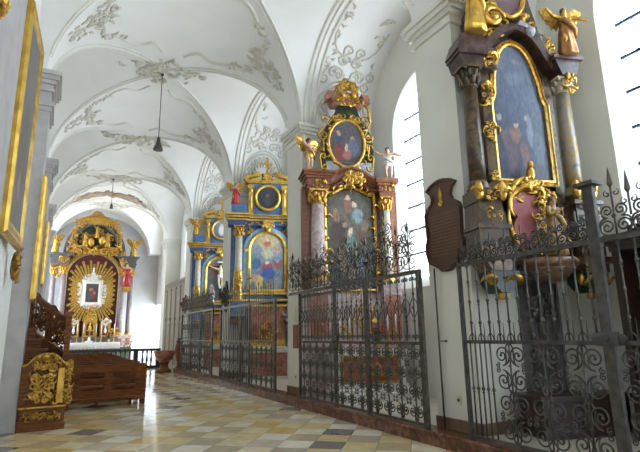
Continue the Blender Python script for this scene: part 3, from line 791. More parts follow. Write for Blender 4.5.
    for x in (.8,1.98): m.lathe([(.1,1.5),(.06,1.6),(.09,1.75),(.03,1.9)],(x,-.24,0),10)
    m.box(1.12,1.66,-.3,-.12,1.5,2.2); m.prism([(1.06,2.2),(1.72,2.2),(1.39,2.5)],-.3,-.12); tn = m.build('tabernacle', PINKMARBLE, A)
    m = B(); foliage(m,1.39,1.95,.25,.3,16,.2,-.31,random.Random(12)); foliage(m,.9,1.62,.22,.1,8,.16,-.32,random.Random(13)); foliage(m,1.9,1.62,.22,.1,8,.16,-.32,random.Random(14)); m.build('tabernacle_gilding', GOLD, tn)
    return A
red_altar()
def loc_on(P, ang, x, y, z):
    return (P[0]+x*math.cos(ang)-y*math.sin(ang), P[1]+x*math.sin(ang)+y*math.cos(ang), z)
def on_mid(x, y, z): return loc_on((5.07,10.3), AR, x, y, z)
figure('cherub_statue','putto with gold drapery on the left end of the red altar cornice','statue',on_mid(.15,-.40,5.385),.84,AR+.5,FLESH,GOLD,GOLD,HAIR,'raise',True,seed=2)
figure('cherub_statue','putto stretching out an arm on the right end of the red altar cornice','statue',on_mid(2.18,-.33,5.295),.84,AR-.4,FLESH,CLOTH,None,HAIR,'spread',True,seed=3)
# things on the altar table
def vase_flowers(name, label, loc, fm, h=.34, group=None, r=.13, vm=None):
    t = thing(name, label, 'flowers', loc, 0, group)
    MB().lathe([(.03,0),(.05,.01),(.035,.04),(.06,.1),(.045,.15),(.055,.16)],(0,0,0),12).build('vase', vm or GOLD, t)
    l = MB(); f = MB(); rn = random.Random(name+label)
    for k in range(12):
        a = rn.uniform(0,6.28); d = rn.uniform(.2,1)*r; z = .16+rn.uniform(.3,1)*(h-.16)
        l.tube([(0,0,.14),(d*.5*math.cos(a),d*.5*math.sin(a),z*.7),(d*math.cos(a),d*math.sin(a),z)],[.008,.03,.006],4)
        f.ell((d*math.cos(a),d*math.sin(a),z+.01),(.04,.04,.03),None,6,4)
    l.build('leaves', LEAF, t); f.build('petals', fm, t); return t
def candle(label, loc, h=.6, group=None):
    t = thing('candlestick', label, 'candlestick', loc, 0, group)
    MB().lathe([(.07,0),(.075,.02),(.03,.05),(.02,.12),(.035,.17),(.02,.2),(.018,h*.45),(.05,h*.48),(.02,h*.5)],(0,0,0),12).build('holder', GOLD, t)
    MB().lathe([(.019,h*.5),(.019,h),(.004,h+.03)],(0,0,0),8).build('candle', WAX, t); return t
vase_flowers('flower_vase','vase of red flowers on the red altar table behind the grille',on_mid(1.6,-.62,1.221),REDFLOWER,.5,r=.2)
for k, x in enumerate((.75,1.0,1.9,2.1)):
    candle('gilt candlestick on the red altar table, %s' % ('outermost on the left','inner one on the left','inner one on the right','outermost on the right')[k], on_mid(x,-.52,1.221),.75,'candlesticks on the red altar')

# ---- the two blue altars
def blue_altar(P, label, pmat, ovmat, sc_=1.0, statue_in_circle=False, arch=LBLUE):
    A = thing('side_altar', label, 'altar', (P[0],P[1],STEP), AR); Z = -STEP
    mm = Matrix.Translation((0,0,Z)); c = 1.35
    def B(): return MB(mm.copy())
    m = B(); m.box(.1,2.34,-.1,.14,2.66,5.3); m.box(.12,.56,-.36,-.1,2.24,2.7); m.box(2.1,2.34,-.36,-.1,2.24,2.7); m.build('retable', BLUE, A)
    m = B()
    for z, d in ((2.68,.1),(2.5,.06),(2.9,.02)): m.box(.06,2.35,-.34-d*.3,-.1,z,z+.06)
    mould_box(m,.02,2.26,-.34,.14,5.42,[(.01,0,.045),(.06,.085,.125),(.1,.17,.2)]); mould_box(m,-.02,.64,-.44,.1,5.42,[(.01,0,.045),(.06,.085,.125),(.1,.175,.225)]); mould_box(m,2.0,2.26,-.44,.1,5.42,[(.01,0,.045),(.06,.085,.125),(.1,.175,.225)])
    for k in range(24): m.box(.05+.095*k,.11+.095*k,-.425,-.3,5.555,5.58)
    m.build('gilt_cornice', GOLDLEAF, A)
    m = B(); m.box(.0,2.33,-.3,.14,5.26,5.61); m.box(.04,.6,-.4,.1,5.24,5.60); m.box(2.0,2.34,-.4,.1,5.24,5.60); fz = m.build('frieze', NAVY, A)
    m = B(); foliage(m,c,5.32,.9,.05,16,.14,-.31,random.Random(21)); rocaille(m,c,5.3,.42,.24,-.33,t=.035); m.build('frieze_gilding', GOLDLEAF, fz)
    for x in (.37,2.18):
        k = column(A,x,-.24,2.74,5.24,.13,GREYMARBLE,.34,dz=STEP)
        g = MB(mm.copy()); g.lathe([(.17,2.76),(.175,2.9),(.15,3.0),(.17,3.4),(.15,3.62),(.165,3.66),(.135,3.7)],(x,-.24,0),18); foliage(g,x,3.2,.13,.28,14,.16,-.4,random.Random(22)); g.ell((x,-.42,3.2),(.07,.05,.09)); g.build('carved_drum', GOLD, k)
    # arched field
    ap = archpoly(.62,2.08,3.02,4.42,5.15,16)
    m = B(); m.sweep(ap[1:]+ap[:1], [(.1,-.1),(.1,-.16),(-.08,-.16),(-.08,-.1)]); m.build('arch_band', arch, A)
    ip = archpoly(.72,1.98,3.02,4.42,5.06,16)
    m = B(); m.sweep(ip, [(.06,-.12),(.06,-.2),(0,-.23),(-.06,-.2),(-.06,-.12)], closed=True); m.box(.58,.74,-.24,-.1,4.36,4.46); m.box(1.96,2.12,-.24,-.1,4.36,4.46); fr = m.build('picture_frame', GOLDLEAF, A)
    m = B(); m.prism(ip, -.15, -.11); m.build('painting', pmat, A)
    m = B(); m.ell((c,-.24,5.14),(.12,.06,.1)); foliage(m,.72,5.1,.1,.1,7,.16,-.13,random.Random(23)); foliage(m,1.98,5.1,.1,.1,7,.16,-.13,random.Random(24)); m.build('spandrel_gilding', GOLDLEAF, A)
    # upper storey
    m = B(); m.box(.68,2.02,-.08,.12,5.63,6.86); m.box(.1,.62,-.3,.1,5.66,6.0); m.box(2.08,2.32,-.3,.1,5.66,6.0); us = m.build('upper_storey', BLUE, A)
    m = B(); m.prism(arcp(c,6.3,.38,.40,0,360,32)[:-1],-.14,-.1); m.build('round_painting', ovmat, A)
    m = B(); m.sweep(arcp(c,6.3,.40,.42,0,360,36)[:-1],[(.03,-.1),(.03,-.18),(-.02,-.2),(-.07,-.17),(-.07,-.1)],closed=True,smooth=True); m.build('round_frame', GOLDLEAF, A)
    m = B()
    for x in (.76,1.94): m.box(x-.08,x+.08,-.18,-.08,5.66,6.76); m.box(x-.11,x+.11,-.2,-.08,6.62,6.76); m.box(x-.1,x+.1,-.2,-.08,5.66,5.74); m.ell((x,-.18,6.15),(.045,.025,.26)); m.ell((x,-.2,6.55),(.07,.05,.08))
    m.build('gilt_pilasters', GOLDLEAF, A)
    m = B(); mould_box(m,.6,2.1,-.16,.12,6.84,[(0,0,.05),(.05,.05,.1)])
    for sx in (-1,1):
        m.sweep([(c+sx*.78,6.94)]+bez((c+sx*.78,6.94),(c+sx*.66,7.2),(c+sx*.42,7.0),(c+sx*.36,7.24),9), [(.05,.05),(.05,-.22),(-.06,-.22),(-.06,.05)])
        m.tube(at_y(spiral(c+sx*.32,7.18,.09,1.2,0,sx,14),-.12),taper(14,.05),6)
    for dx in (-.5,-.35,.35,.5): m.box(c+dx-.05,c+dx+.05,-.14,.05,6.94,7.02)
    m.build('broken_pediment', GOLDLEAF, A)
    m = B(); m.box(c-.2,c+.2,-.1,.1,6.94,7.22); m.build('pediment_block', NAVY, A)
    m = B(); rocaille(m,c,7.1,.36,.26,-.12,t=.03); m.lathe([(.1,7.22),(.1,7.26),(.04,7.3),(.06,7.36),(.02,7.4)],(c,0,0),12)
    m.box(c-.03,c+.03,-.025,.025,7.38,7.82); m.box(c-.15,c+.15,-.025,.025,7.58,7.66)
    for x, z in ((-.16,7.62),(.16,7.62),(0,7.84)): m.ell((c+x,0,z),(.05,.035,.05))
    m.build('finial_cross', GOLDLEAF, A)
    # consoles underneath, altar table
    m = B()
    for x in (.37,2.1): m.prism([(x-.24,2.2),(x+.24,2.2),(x+.2,2.08),(x+.06,1.9),(x-.06,1.9),(x-.2,2.08)],-.34,.12)
    co = m.build('consoles', NAVY, A)
    m = B()
    for x in (.37,2.1): foliage(m,x,2.04,.15,.08,8,.16,-.35,random.Random(26)); m.box(x-.25,x+.25,-.37,.1,2.2,2.24)
    m.build('console_gilding', GOLD, co)
    m = B(); m.box(.78,1.92,-.2,.3,.2,2.5); m.build('predella', REDMARBLE, A)
    m = B(); m.box(.66,2.04,-.8,-.2,.2,1.1); m.box(.6,2.1,-.86,-.2,1.1,1.2); tb = m.build('altar_table', WHITEMARBLE, A)
    m = B(); m.box(.76,1.94,-.815,-.8,.3,1.02); m.build('antependium', REDMARBLE, tb)
    m = B(); m.box(.78,1.92,-.42,-.2,1.2,1.42); foliage(m,c,1.7,.3,.25,14,.22,-.3,random.Random(27)); m.build('candle_shelf', GOLD, A)
    return A
p1 = painting_mat('altarpiece_of_mary_in_glory', [(0,(.10,.115,.12)),(.25,(.13,.165,.20)),(.5,(.16,.21,.25)),(.8,(.22,.245,.245)),(1,(.18,.19,.19))],
    [(.5,.84,.34,.14,(.46,.38,.20),.8),(.5,.80,.10,.045,(.40,.12,.08),.6),(.5,.85,.04,.03,(.62,.42,.28),.4),(.22,.70,.14,.06,(.20,.25,.30),.7),(.78,.70,.14,.06,(.40,.28,.24),.6),(.5,.63,.16,.08,(.42,.40,.26),.8),
     (.2,.47,.13,.09,(.06,.11,.22),.7),(.8,.47,.14,.09,(.26,.07,.06),.6),(.78,.52,.08,.04,(.14,.26,.42),.5),(.5,.40,.15,.09,(.30,.05,.05),.5),(.52,.30,.2,.1,(.04,.08,.24),.5),(.5,.49,.055,.035,(.66,.48,.34),.4),
     (.28,.14,.11,.13,(.50,.36,.12),.5),(.16,.22,.08,.06,(.42,.26,.14),.5),(.76,.13,.14,.1,(.20,.22,.24),.6),(.6,.08,.14,.06,(.24,.20,.14),.6)], dark=.22)
o1 = painting_mat('dark_round_picture', [(0,(.015,.015,.018)),(1,(.035,.035,.04))], [(.5,.6,.09,.1,(.12,.10,.09),.8),(.5,.35,.16,.2,(.05,.05,.055),.8)], dark=.2)
blue_altar((5.07,16.0),'blue and gold side altar with dark round picture above an arched painting', p1, o1)
p2 = painting_mat('dark_sky_altarpiece', [(0,(.12,.13,.16)),(.3,(.10,.12,.15)),(.7,(.13,.15,.18)),(1,(.16,.17,.18))],
    [(.28,.75,.14,.08,(.42,.12,.07),.6),(.3,.62,.2,.08,(.24,.12,.10),.6),(.22,.2,.1,.18,(.34,.33,.36),.5),(.8,.2,.1,.18,(.20,.16,.28),.5),(.22,.36,.05,.04,(.5,.4,.3),.4)], dark=.22)
o2 = painting_mat('round_picture_of_a_pale_figure', [(0,(.10,.11,.14)),(1,(.20,.22,.26))], [(.5,.45,.16,.3,(.52,.50,.46),.5),(.5,.75,.09,.1,(.55,.42,.32),.5)], dark=.2)
blue_altar((5.2,21.85),'blue and gold side altar with a carved crucifix, farthest along the right side', p2, o2)
def on_blue(x,y,z): return loc_on((5.07,16.0), AR, x, y, z)
def on_far(x,y,z): return loc_on((5.2,21.85), AR, x, y, z)
figure('angel_statue','red-robed angel with gold wings on the left of the altar with the dark round picture','statue',on_blue(.22,-.2,6.005),.8,AR,FLESH,REDPAINT,GOLD,HAIR,'pray',seed=4)
figure('angel_statue','golden angel on the left of the altar with the crucifix','statue',on_far(.22,-.2,6.005),.78,AR,GOLD,GOLD,GOLD,HAIR,'stand',seed=6)
# carved crucifix in front of the dark painting
t = thing('crucifix','pale carved figure on a cross in front of the dark arched painting','crucifix',on_far(1.35,-.2,3.16),AR)
m = MB(); m.box(-.04,.04,0,.04,0,1.72); m.box(-.5,.5,0,.04,1.38,1.46); m.build('cross', DARKWOOD, t)
MB().box(-.13,.13,-.012,0,1.6,1.68).build('title_board', CREAM, t)
fg = figure('body','', '',(0,-.09,.42),1.15,0,mat('pale_carving',(.70,.58,.36),.5,col2=(.55,.42,.22),scale=8),None,None,HAIR,'cross',seed=7); fg.parent = t
for k in ('label','category','group'):
    if k in fg: del fg[k]
m = MB(); m.lathe([(.1,.50),(.125,.54),(.13,.60),(.105,.63)],(0,0,0),16,.08,6); lc = m.build('loincloth', CLOTH, fg)
for k in range(2):
    figure('mourner_statue','standing robed figure %s of the crucifix on the far blue altar' % ('left','right')[k],'statue',on_far(.98+.72*k,-.37,2.965),.72,AR,FLESH,(SILVER,BLUE)[k],None,HAIR,'pray',seed=8+k)

# ---- the altar on consoles, nearest on the right
def near_altar():
    A = thing('side_altar','dark marble side altar carried on wall consoles, with a blue-grey painting between columns','altar',(5.03,5.05,2.0),AR)
    mm = Matrix.Translation((0,0,-2.0))
    def B(): return MB(mm.copy())
    m = B(); m.box(.5,1.8,.02,.2,2.45,5.6); m.prism([(.5,5.6),(1.8,5.6),(1.75,6.2),(1.5,7.3),(.65,7.3),(.4,6.5)],.02,.2); bk = m.build('back_wall', mat('dark_back_panel',(.035,.028,.022),.35,col2=(.07,.055,.04),scale=6), A)
    m = B(); m.box(.47,.62,-.12,.02,3.0,5.5); m.box(1.58,1.72,-.08,.02,3.0,5.5); ip = m.build('inner_pilasters', BROWNMARBLE, A)
    m = B()
    for z in (3.7,4.5,5.1): foliage(m,.54,z,.06,.16,7,.15,-.13,random.Random(int(z*10)))
    foliage(m,.60,5.66,.1,.12,9,.17,-.21,random.Random(40)); m.build('pilaster_gilding', GOLD, ip)
    # columns on gilded brackets
    column(A,.27,-.14,3.55,5.5,.115,BROWNMARBLE,.3,gold_base=False,capmat=BROWNMARBLE,dz=2.0)
    column(A,1.92,-.06,3.55,5.48,.12,OCHREGREY,.2,gold_base=False,capmat=GREYMARBLE,dz=2.0)
    m = B(); m.prism([(.12,5.5),(.44,5.5),(.48,5.66),(.07,5.66)],-.29,.1); m.box(.04,.52,-.33,.1,5.66,5.72); m.prism([(.02,5.72),(.54,5.72),(.46,5.98),(.12,5.98)],-.33,.1); m.prism([(.48,5.5),(.72,5.5),(.76,5.86),(.46,5.86)],-.2,.1); m.prism([(1.80,5.48),(2.04,5.48),(2.14,5.74),(1.70,5.74)],-.28,.1); m.box(1.66,2.18,-.32,.1,5.74,5.79)
    m.prism(bez((.6,5.85),(.8,5.9),(.8,6.2),(1.12,6.24),8)+bez((1.12,6.34),(.75,6.32),(.75,6.1),(.55,6.0),8),-.2,.1)
    m.prism(bez((1.7,5.6),(1.52,5.8),(1.5,6.18),(1.12,6.24),8)+bez((1.12,6.34),(1.56,6.32),(1.58,6.0),(1.75,5.76),8),-.2,.1)
    m.build('entablature', mat('brown_red_marble',(.17,.09,.06),.35,stops=[(.3,(.014,.007,.005)),(.5,(.045,.020,.015)),(.7,(.10,.06,.05))],scale=7,detail=8,dist=1), A)
    # painting: shouldered arch
    P = [(.67,3.78),(1.57,3.78),(1.57,5.02)]+bez((1.57,5.02),(1.47,5.15),(1.53,5.35),(1.44,5.55),6)[1:]+bez((1.44,5.55),(1.38,5.88),(1.25,6.02),(1.1,6.04),8)[1:]+bez((1.1,6.04),(.95,6.02),(.86,5.9),(.79,5.6),8)[1:]+bez((.79,5.6),(.71,5.35),(.79,5.15),(.67,5.02),6)[1:]
    pm = painting_mat('blue_grey_altarpiece', [(0,(.045,.055,.085)),(.3,(.055,.066,.10)),(.65,(.085,.105,.155)),(1,(.10,.125,.175))],
        [(.4,.33,.10,.06,(.20,.11,.09),.6),(.44,.41,.04,.022,(.36,.25,.19),.6),(.3,.18,.10,.14,(.10,.075,.09),.7),(.55,.18,.08,.1,(.14,.085,.08),.7),(.68,.36,.05,.1,(.15,.17,.21),.7),(.62,.45,.035,.022,(.30,.22,.18),.6),(.82,.22,.1,.14,(.08,.10,.13),.7),(.2,.30,.06,.08,(.12,.10,.12),.7),(.12,.46,.05,.022,(.26,.26,.28),.6),(.5,.75,.16,.05,(.13,.15,.20),.8),(.55,.87,.08,.025,(.2,.17,.19),.7),(.25,.85,.1,.05,(.13,.15,.20),.8),(.75,.08,.12,.06,(.06,.06,.08),.7)], dark=.18, rough=.3)
    m = B(); m.prism(P,-.04,.0); m.build('painting', pm, A)
    m = B(); m.sweep(P,[(.01,0),(.01,-.08),(-.02,-.09),(-.05,-.06),(-.055,-.09),(-.085,-.08),(-.09,0)],closed=True); m.build('picture_frame', GOLD, A)
    # pedestals and brackets
    m = B(); m.box(.13,.58,-.30,.1,2.72,3.0); m.prism([(.13,3.0),(.58,3.0),(.5,3.36),(.15,3.36)],-.3,.1); m.box(.13,.50,-.3,.1,3.36,3.55); m.box(.10,.62,-.33,.1,2.98,3.04)
    m.box(1.72,2.12,-.28,.1,2.62,3.4); m.box(1.68,2.16,-.32,.1,3.38,3.44); m.box(1.76,2.08,-.26,.1,3.44,3.56)
    pd = m.build('pedestal', BROWNMARBLE, A)
    m = B()
    for x, z, y in ((.14,3.5,-.36),(.5,3.5,-.36),(1.78,3.62,-.26),(2.06,3.62,-.26)): m.ell((x,y,z),(.07,.06,.15)); leaf(m,x,z-.05,PI/2,.16,.25,y-.02)
    foliage(m,.32,3.44,.12,.06,5,.12,-.35,random.Random(41)); foliage(m,1.92,3.3,.1,.2,9,.16,-.3,random.Random(42)); foliage(m,1.92,2.85,.1,.12,7,.14,-.29,random.Random(43)); foliage(m,.32,3.16,.12,.06,4,.12,-.37,random.Random(44))
    m.build('pedestal_gilding', GOLD, pd)
    # projecting ledge and hanging consoles
    m = B(); m.lathe([(.36,2.44),(.42,2.5),(.42,2.55),(.38,2.58)],(1.28,-.1,0),28,sy=.95); m.lathe([(.2,2.26),(.34,2.42),(.36,2.44)],(1.28,-.1,0),24,sy=.95)
    m.box(1.68,2.2,-.34,.1,2.5,2.6); m.box(1.74,2.14,-.28,.1,2.38,2.5); m.box(.12,.66,-.34,.1,2.60,2.72); m.prism([(.14,2.6),(.66,2.6),(.56,2.4),(.28,2.4)],-.3,.1)
    lg = m.build('ledge', mat('yellow_red_marble',(.42,.24,.13),.3,stops=[(.3,(.07,.025,.015)),(.5,(.18,.10,.055)),(.7,(.30,.22,.14))],scale=6,detail=8,dist=1), A)
    m = B()
    for x in (.5,1.92): m.prism([(x-.22,2.4),(x+.22,2.4),(x+.2,2.24),(x+.08,2.1),(x-.08,2.1),(x-.2,2.24)],-.24,.1)
    co = m.build('consoles', DARKGREEN, A)
    m = B()
    for x in (.5,1.92):
        for sx in (-1,1): m.ell((x+sx*.19,-.18,2.3),(.06,.07,.1)); leaf(m,x+sx*.19,2.2,PI/2,.22,.2,-.24)
        m.lathe([(.02,2.0),(.06,2.03),(.055,2.08),(.07,2.12)],(x,-.1,0),10)
    m.build('console_gilding', GOLD, co)
    # gilded shell cartouche with a red ground
    m = B(); m.prism(arcp(1.0,3.36,.24,.22,0,360,24)[:-1],-.16,.0); m.prism(arcp(.96,3.0,.2,.24,0,360,20)[:-1],-.158,.0); m.build('red_niche', mat('faded_red_paint',(.34,.10,.09),.5,col2=(.22,.05,.06),scale=8), A)
    m = B(); m.tube(at_y(arcp(1.0,3.36,.28,.26,-20,220,24),-.16),taper(25,.045),6); m.tube(at_y(bez((1.1,3.8),(.85,3.8),(.7,3.55),(.76,3.25)),-.14),taper(13,.05),6)
    m.tube(at_y(bez((.7,3.3),(.66,3.0),(.74,2.8),(.9,2.68)),-.16),taper(13,.045),6)
    for k in range(7): leaf(m,1.08,3.55,PI*(.2+.1*k),.26,.2,-.14)
    m.ell((1.12,-.16,3.85),(.07,.06,.12)); m.ell((1.12,-.18,3.99),(.045,.045,.06))
    foliage(m,1.32,3.2,.17,.42,30,.17,-.16,random.Random(45)); foliage(m,1.25,2.82,.26,.16,16,.16,-.2,random.Random(46)); foliage(m,.86,3.6,.14,.14,10,.16,-.12,random.Random(47)); foliage(m,1.12,3.68,.15,.08,9,.15,-.16,random.Random(48))
    m.build('shell_cartouche', GOLD, A)
    # top: second picture between gilded ornament
    um = painting_mat('upper_picture', [(0,(.12,.07,.08)),(1,(.20,.14,.15))], [(.5,.6,.2,.2,(.38,.22,.2),.6)], dark=.2)
    m = B(); m.prism(arcp(1.12,6.95,.26,.36,0,360,28)[:-1],-.06,.0); m.build('upper_painting', um, A)
    m = B(); m.sweep(arcp(1.12,6.95,.27,.37,0,360,30)[:-1],[(.02,0),(.02,-.09),(-.03,-.12),(-.07,-.08),(-.07,0)],closed=True,smooth=True); m.build('upper_frame', GOLD, A)
    m = B(); foliage(m,.74,6.42,.26,.3,30,.24,-.05,random.Random(50));  foliage(m,1.42,6.4,.07,.22,9,.2,-.05,random.Random(52)); m.tube(at_y(spiral(.78,6.45,.2,1.4,0,1,20),-.16),taper(20,.07),6); m.ell((.78,-.16,6.44),(.09,.09,.1))
    foliage(m,1.82,6.05,.07,.2,12,.18,.0,random.Random(53)); foliage(m,1.92,5.36,.06,.16,8,.18,-.22,random.Random(54))
    m.build('crest_ornament', GOLD, A)
    m = B(); m.ell((1.38,-.2,6.22),(.08,.08,.09)); m.prism([(1.2,6.3),(1.5,6.15),(1.52,6.4),(1.3,6.5)],-.1,.02); m.build('crest_stone', SLATEMARBLE, A)
    return A
near_altar()
def on_near(x,y,z): return loc_on((5.03,5.05), AR, x, y, z)
figure('angel_statue','gilded angel seated on the left top of the dark marble altar','statue',on_near(.34,-.34,5.985),1.0,AR+.4,GOLD,GOLDLEAF,GOLD,GOLD,'raise',seed=11)
figure('angel_statue','gilded angel leaning at the right top of the dark marble altar','statue',on_near(1.93,-.31,5.795),.85,AR-.1,GOLD,mat('brown_gilt_robe',(.42,.22,.06),.4,.6,col2=(.2,.08,.04),scale=9),GOLD,HAIR,'spread',seed=12)
figure('saint_statue','brown hooded statue in front of the red niche of the dark marble altar','statue',on_near(1.24,-.38,2.585),.88,AR+.3,mat('brown_carving',(.18,.09,.035),.45,col2=(.4,.24,.07),scale=10),mat('brown_habit',(.12,.065,.03),.5,col2=(.40,.24,.07),scale=7),None,HAIR,'pray',seed=13)
# ------------------------------------------------------------------ wrought-iron grilles
GX = 4.975                                                    # plane of the grilles
def grille_frame(y_left, label, group):
    """local x runs to the right in the picture (towards the camera), z up from the step"""
    return thing('iron_grille', label, 'grille', (GX, y_left, STEP), -PI/2, group)
def rails(G, L, zs, mat_, d=.022):
    for z, h in zs:
        MB().box(0,L,-d,d,z-h,z+h).build('rail', mat_, G)
def post(G, x, z1, w, mat_, knob=True, d=.028):
    m = MB(); m.box(x-w,x+w,-d,d,.001,z1)
    o = m.build('post', mat_, G); return o
def bar(G, x, z0, z1, mat_, knots=(), r=.011, spikes=False):
    m = MB(); m.tube([(x,0,z0),(x,0,z1)], r, 6)
    for z in knots: m.ell((x,0,z),(r*2.1,r*2.1,r*2.6),None,6,4); m.lathe([(r*1.6,z-.05),(r*1.6,z-.04)],(x,0,0),6)
    if spikes:
        m.tube([(x-.05,0,z0),(x-.045,0,z0+.05),(x,0,z0+.1)], .007, 4); m.tube([(x+.05,0,z0),(x+.045,0,z0+.05),(x,0,z0+.1)], .007, 4); m.tube([(x+.06,0,z0),(x+.06,0,z0+.22)],[.009,.003],4)
        for sx in (-1,1): m.tube(at_y(arcp(x+sx*.036,z1-.09,.036,.08,180 if sx>0 else 0,90,6),0), .007, 4)
    return m.build('bar', mat_, G)
def finial(G, x, z, h, mat_):
    m = MB(); m.tube([(x,0,z),(x,0,z+h*.55)], .012, 6)
    m.lathe([(.012,z+h*.5),(.032,z+h*.58),(.026,z+h*.66),(.004,z+h)],(x,0,0),6)
    for sx in (-1,1): m.tube(at_y(spiral(x+sx*.045,z+h*.34,.04,1.1,PI/2-sx*.3,-sx,12),0), taper(12,.009), 4)
    return m.build('finial', mat_, G)
def scroll_bar(m, pts, r=.010): m.tube(at_y(pts,0), r, 5)
def flower(m, x, z, s):
    for k in range(5):
        a = PI/2+2*PI*k/5; m.ell((x+s*.55*math.cos(a),-.012,z+s*.55*math.sin(a)),(s*.42,.012,s*.42),None,6,4)
    m.ell((x,-.03,z),(s*.3,.02,s*.3),None,6,4)
def S_panel(G, x0, x1, z0, z1, nx, nz, mat_, r=.0105, stem=True):
    """mirrored big spirals either side of a stem, stacked"""
    for i in range(nx):
        xa = x0+(x1-x0)*i/nx; xb = x0+(x1-x0)*(i+1)/nx; xc = (xa+xb)/2; w = (xb-xa)/2; m = MB()
        if stem: m.tube([(xc,0,z0),(xc,0,z1)], r*1.1, 6)
        for j in range(nz):
            za = z0+(z1-z0)*j/nz; zb = z0+(z1-z0)*(j+1)/nz; h = zb-za
            for sx in (-1,1):
                up = (j % 2 == 0)
                R = min(w*.52, h*.48); cx = xc+sx*w*.5; cz = za+h*(.48 if up else .52)
                p = spiral(cx, cz, R, 1.75, PI/2 if up else -PI/2, (-sx if up else sx)*-1, 30, .12)
                q = (xc, za if up else zb)
                lead = bez(q, (xc+sx*w*.5, q[1]), (p[0][0]-sx*w*.55, p[0][1]), p[0], 8)[:-1]
                scroll_bar(m, lead+p, r)
                m.ell((p[-1][0],0,p[-1][1]),(r*1.8,)*3,None,6,4)
                scroll_bar(m, spiral(xc+sx*w*.82, zb-h*.1 if up else za+h*.1, R*.3, 1.3, PI/2, sx, 14), r*.75)
            flower(m, xc, za+h*.02+.02, r*1.5)
        m.build('scrollwork', mat_, G)
def tall_panel(G, x0, x1, z0, z1, nb, mat_):
    """upright bars with knots, tied by small scrolls at the middle and the ends"""
    for i in range(nb):
        x = x0+(x1-x0)*(i+.5)/nb; w = (x1-x0)/nb/2; m = MB()
        m.tube([(x,0,z0),(x,0,z1)], .0115, 6); zm = (z0+z1)/2
        for sx in (-1,1):
            m.tube(at_y(bez((x,zm-.16),(x+sx*w*1.3,zm-.05),(x+sx*w*1.3,zm+.05),(x,zm+.16),10),0), .009, 5)
            m.tube(at_y(spiral(x+sx*.045,z0+.07,.038,1.3,PI if sx > 0 else 0,sx,14),0), .009, 4); m.tube(at_y(spiral(x+sx*.045,z1-.07,.038,1.3,PI if sx > 0 else 0,-sx,14),0), .009, 4)
        flower(m, x, zm, .03)
        for z in (z0+.3,z1-.3): m.ell((x,0,z),(.022,.022,.03),None,6,4)
        m.build('bar', mat_, G)
def crest_bushy(G, x0, x1, z0, h, n, mat_, seed=1, peaks=()):
    """thicket of S and C scrolls with leaves and flowers standing on the rail"""
    rn = random.Random(seed)
    for i in range(n):
        x = x0+(x1-x0)*(i+.5)/n; w = (x1-x0)/n/2; hh = h
        for px, ph, pw in peaks: hh = max(hh, ph*math.exp(-((x-px)/pw)**2))
        m = MB(); m.tube([(x,0,z0),(x,0,z0+hh*.92)], [.011,.006], 5)
        for sx in (-1,1):
            for k in range(3):
                za = z0+hh*(.06+.27*k); R = min(w*.85, hh*.16)*(1-.12*k)
                p = spiral(x+sx*w*.62, za+R, R, 1.5, -PI/2, -sx if k % 2 else sx, 18)
                scroll_bar(m, [(x, za-.01)]+p, .0095)
                leaf(m, x+sx*.02, za+R*1.6, PI/2-sx*rn.uniform(.4,1.0), R*2.0, .075, -.006)
        flower(m, x, z0+hh*.62, .035)
        m.lathe([(.008,z0+hh*.84),(.022,z0+hh*.9),(.003,z0+hh*1.04)],(x,0,0),6)
        m.build('crest_scroll', mat_, G)

# --- nearest grille: spear-topped, runs out of the picture on the right
L1 = 4.55; G = grille_frame(5.10,'grey iron grille with spearheads and large spirals, nearest on the right','chapel grilles')
Z = -STEP
rails(G, L1, [(.05,.02),(1.25,.022),(2.30,.026)], IRONGREY)
post(G, .02, 2.42, .02, IRONGREY); post(G, 2.03, 2.9, .058, IRONGREY); post(G, 4.5, 2.9, .05, IRONGREY)
MB().box(1.92,2.14,-.09,.09,2.9,2.94).build('post_cap', IRONGREY, G)
for i in range(12): bar(G, .17+.158*i, 1.27, 2.28, IRONGREY, (1.5,1.78,2.05), .0115, True)
for i in range(14): bar(G, 2.26+.158*i, 1.27, 2.28, IRONGREY, (1.5,1.78,2.05), .0115, True)
for i in range(5): bar(G, .12+.085*i, .07, 1.23, IRONGREY, (.66,), .0115)
S_panel(G, .52, 1.96, .07, 1.23, 3, 4, IRONGREY, .0105); S_panel(G, 2.10, 4.44, .07, 1.23, 5, 4, IRONGREY, .0105)
m = MB(); m.box(1.93,2.16,-.06,-.028,1.22,1.36); m.prism([(1.9,1.25),(2.2,1.25),(2.24,1.3),(2.2,1.34),(1.9,1.34),(1.86,1.3)],-.05,-.03); m.ell((2.05,-.07,1.29),(.03,.02,.03)); m.build('lock', IRONGREY, G)
def spiral_crest(G, x0, x1, n, z, R, mat_):
    for i in range(n):
        x = x0+(x1-x0)*(i+.5)/n; w = (x1-x0)/n/2; m = MB()
        for sx in (-1,1):
            r = min(R, w*.52)
            p = spiral(x+sx*w*.5, z+r*1.05, r, 1.8, -PI/2, sx, 26, .12); scroll_bar(m, [(x, z)]+p, .0105)
            p = spiral(x+sx*w*.42, z+r*2.95, r*.82, 1.7, -PI/2, sx, 24, .12); scroll_bar(m, bez((x+sx*w*.98,z+r*1.2),(x+sx*w,z+r*2),(x+sx*w*.8,z+r*2.1),p[0],6)[:-1]+p, .0105)
        m.tube([(x,0,z),(x,0,z+R*4)], .011, 5); flower(m, x, z+R*1.9, .03)
        m.build('crest_scroll', mat_, G)
spiral_crest(G, .0, 1.96, 8, 2.325, .085, IRONGREY); spiral_crest(G, 2.1, 4.44, 7, 2.325, .105, IRONGREY)
for i in range(7):
    x = 2.1+2.34*(i+.5)/7; finial(G, x, 2.62, .42, IRONGREY)
    if i < 6: finial(G, x+.167, 2.5, .46, IRONGREY)

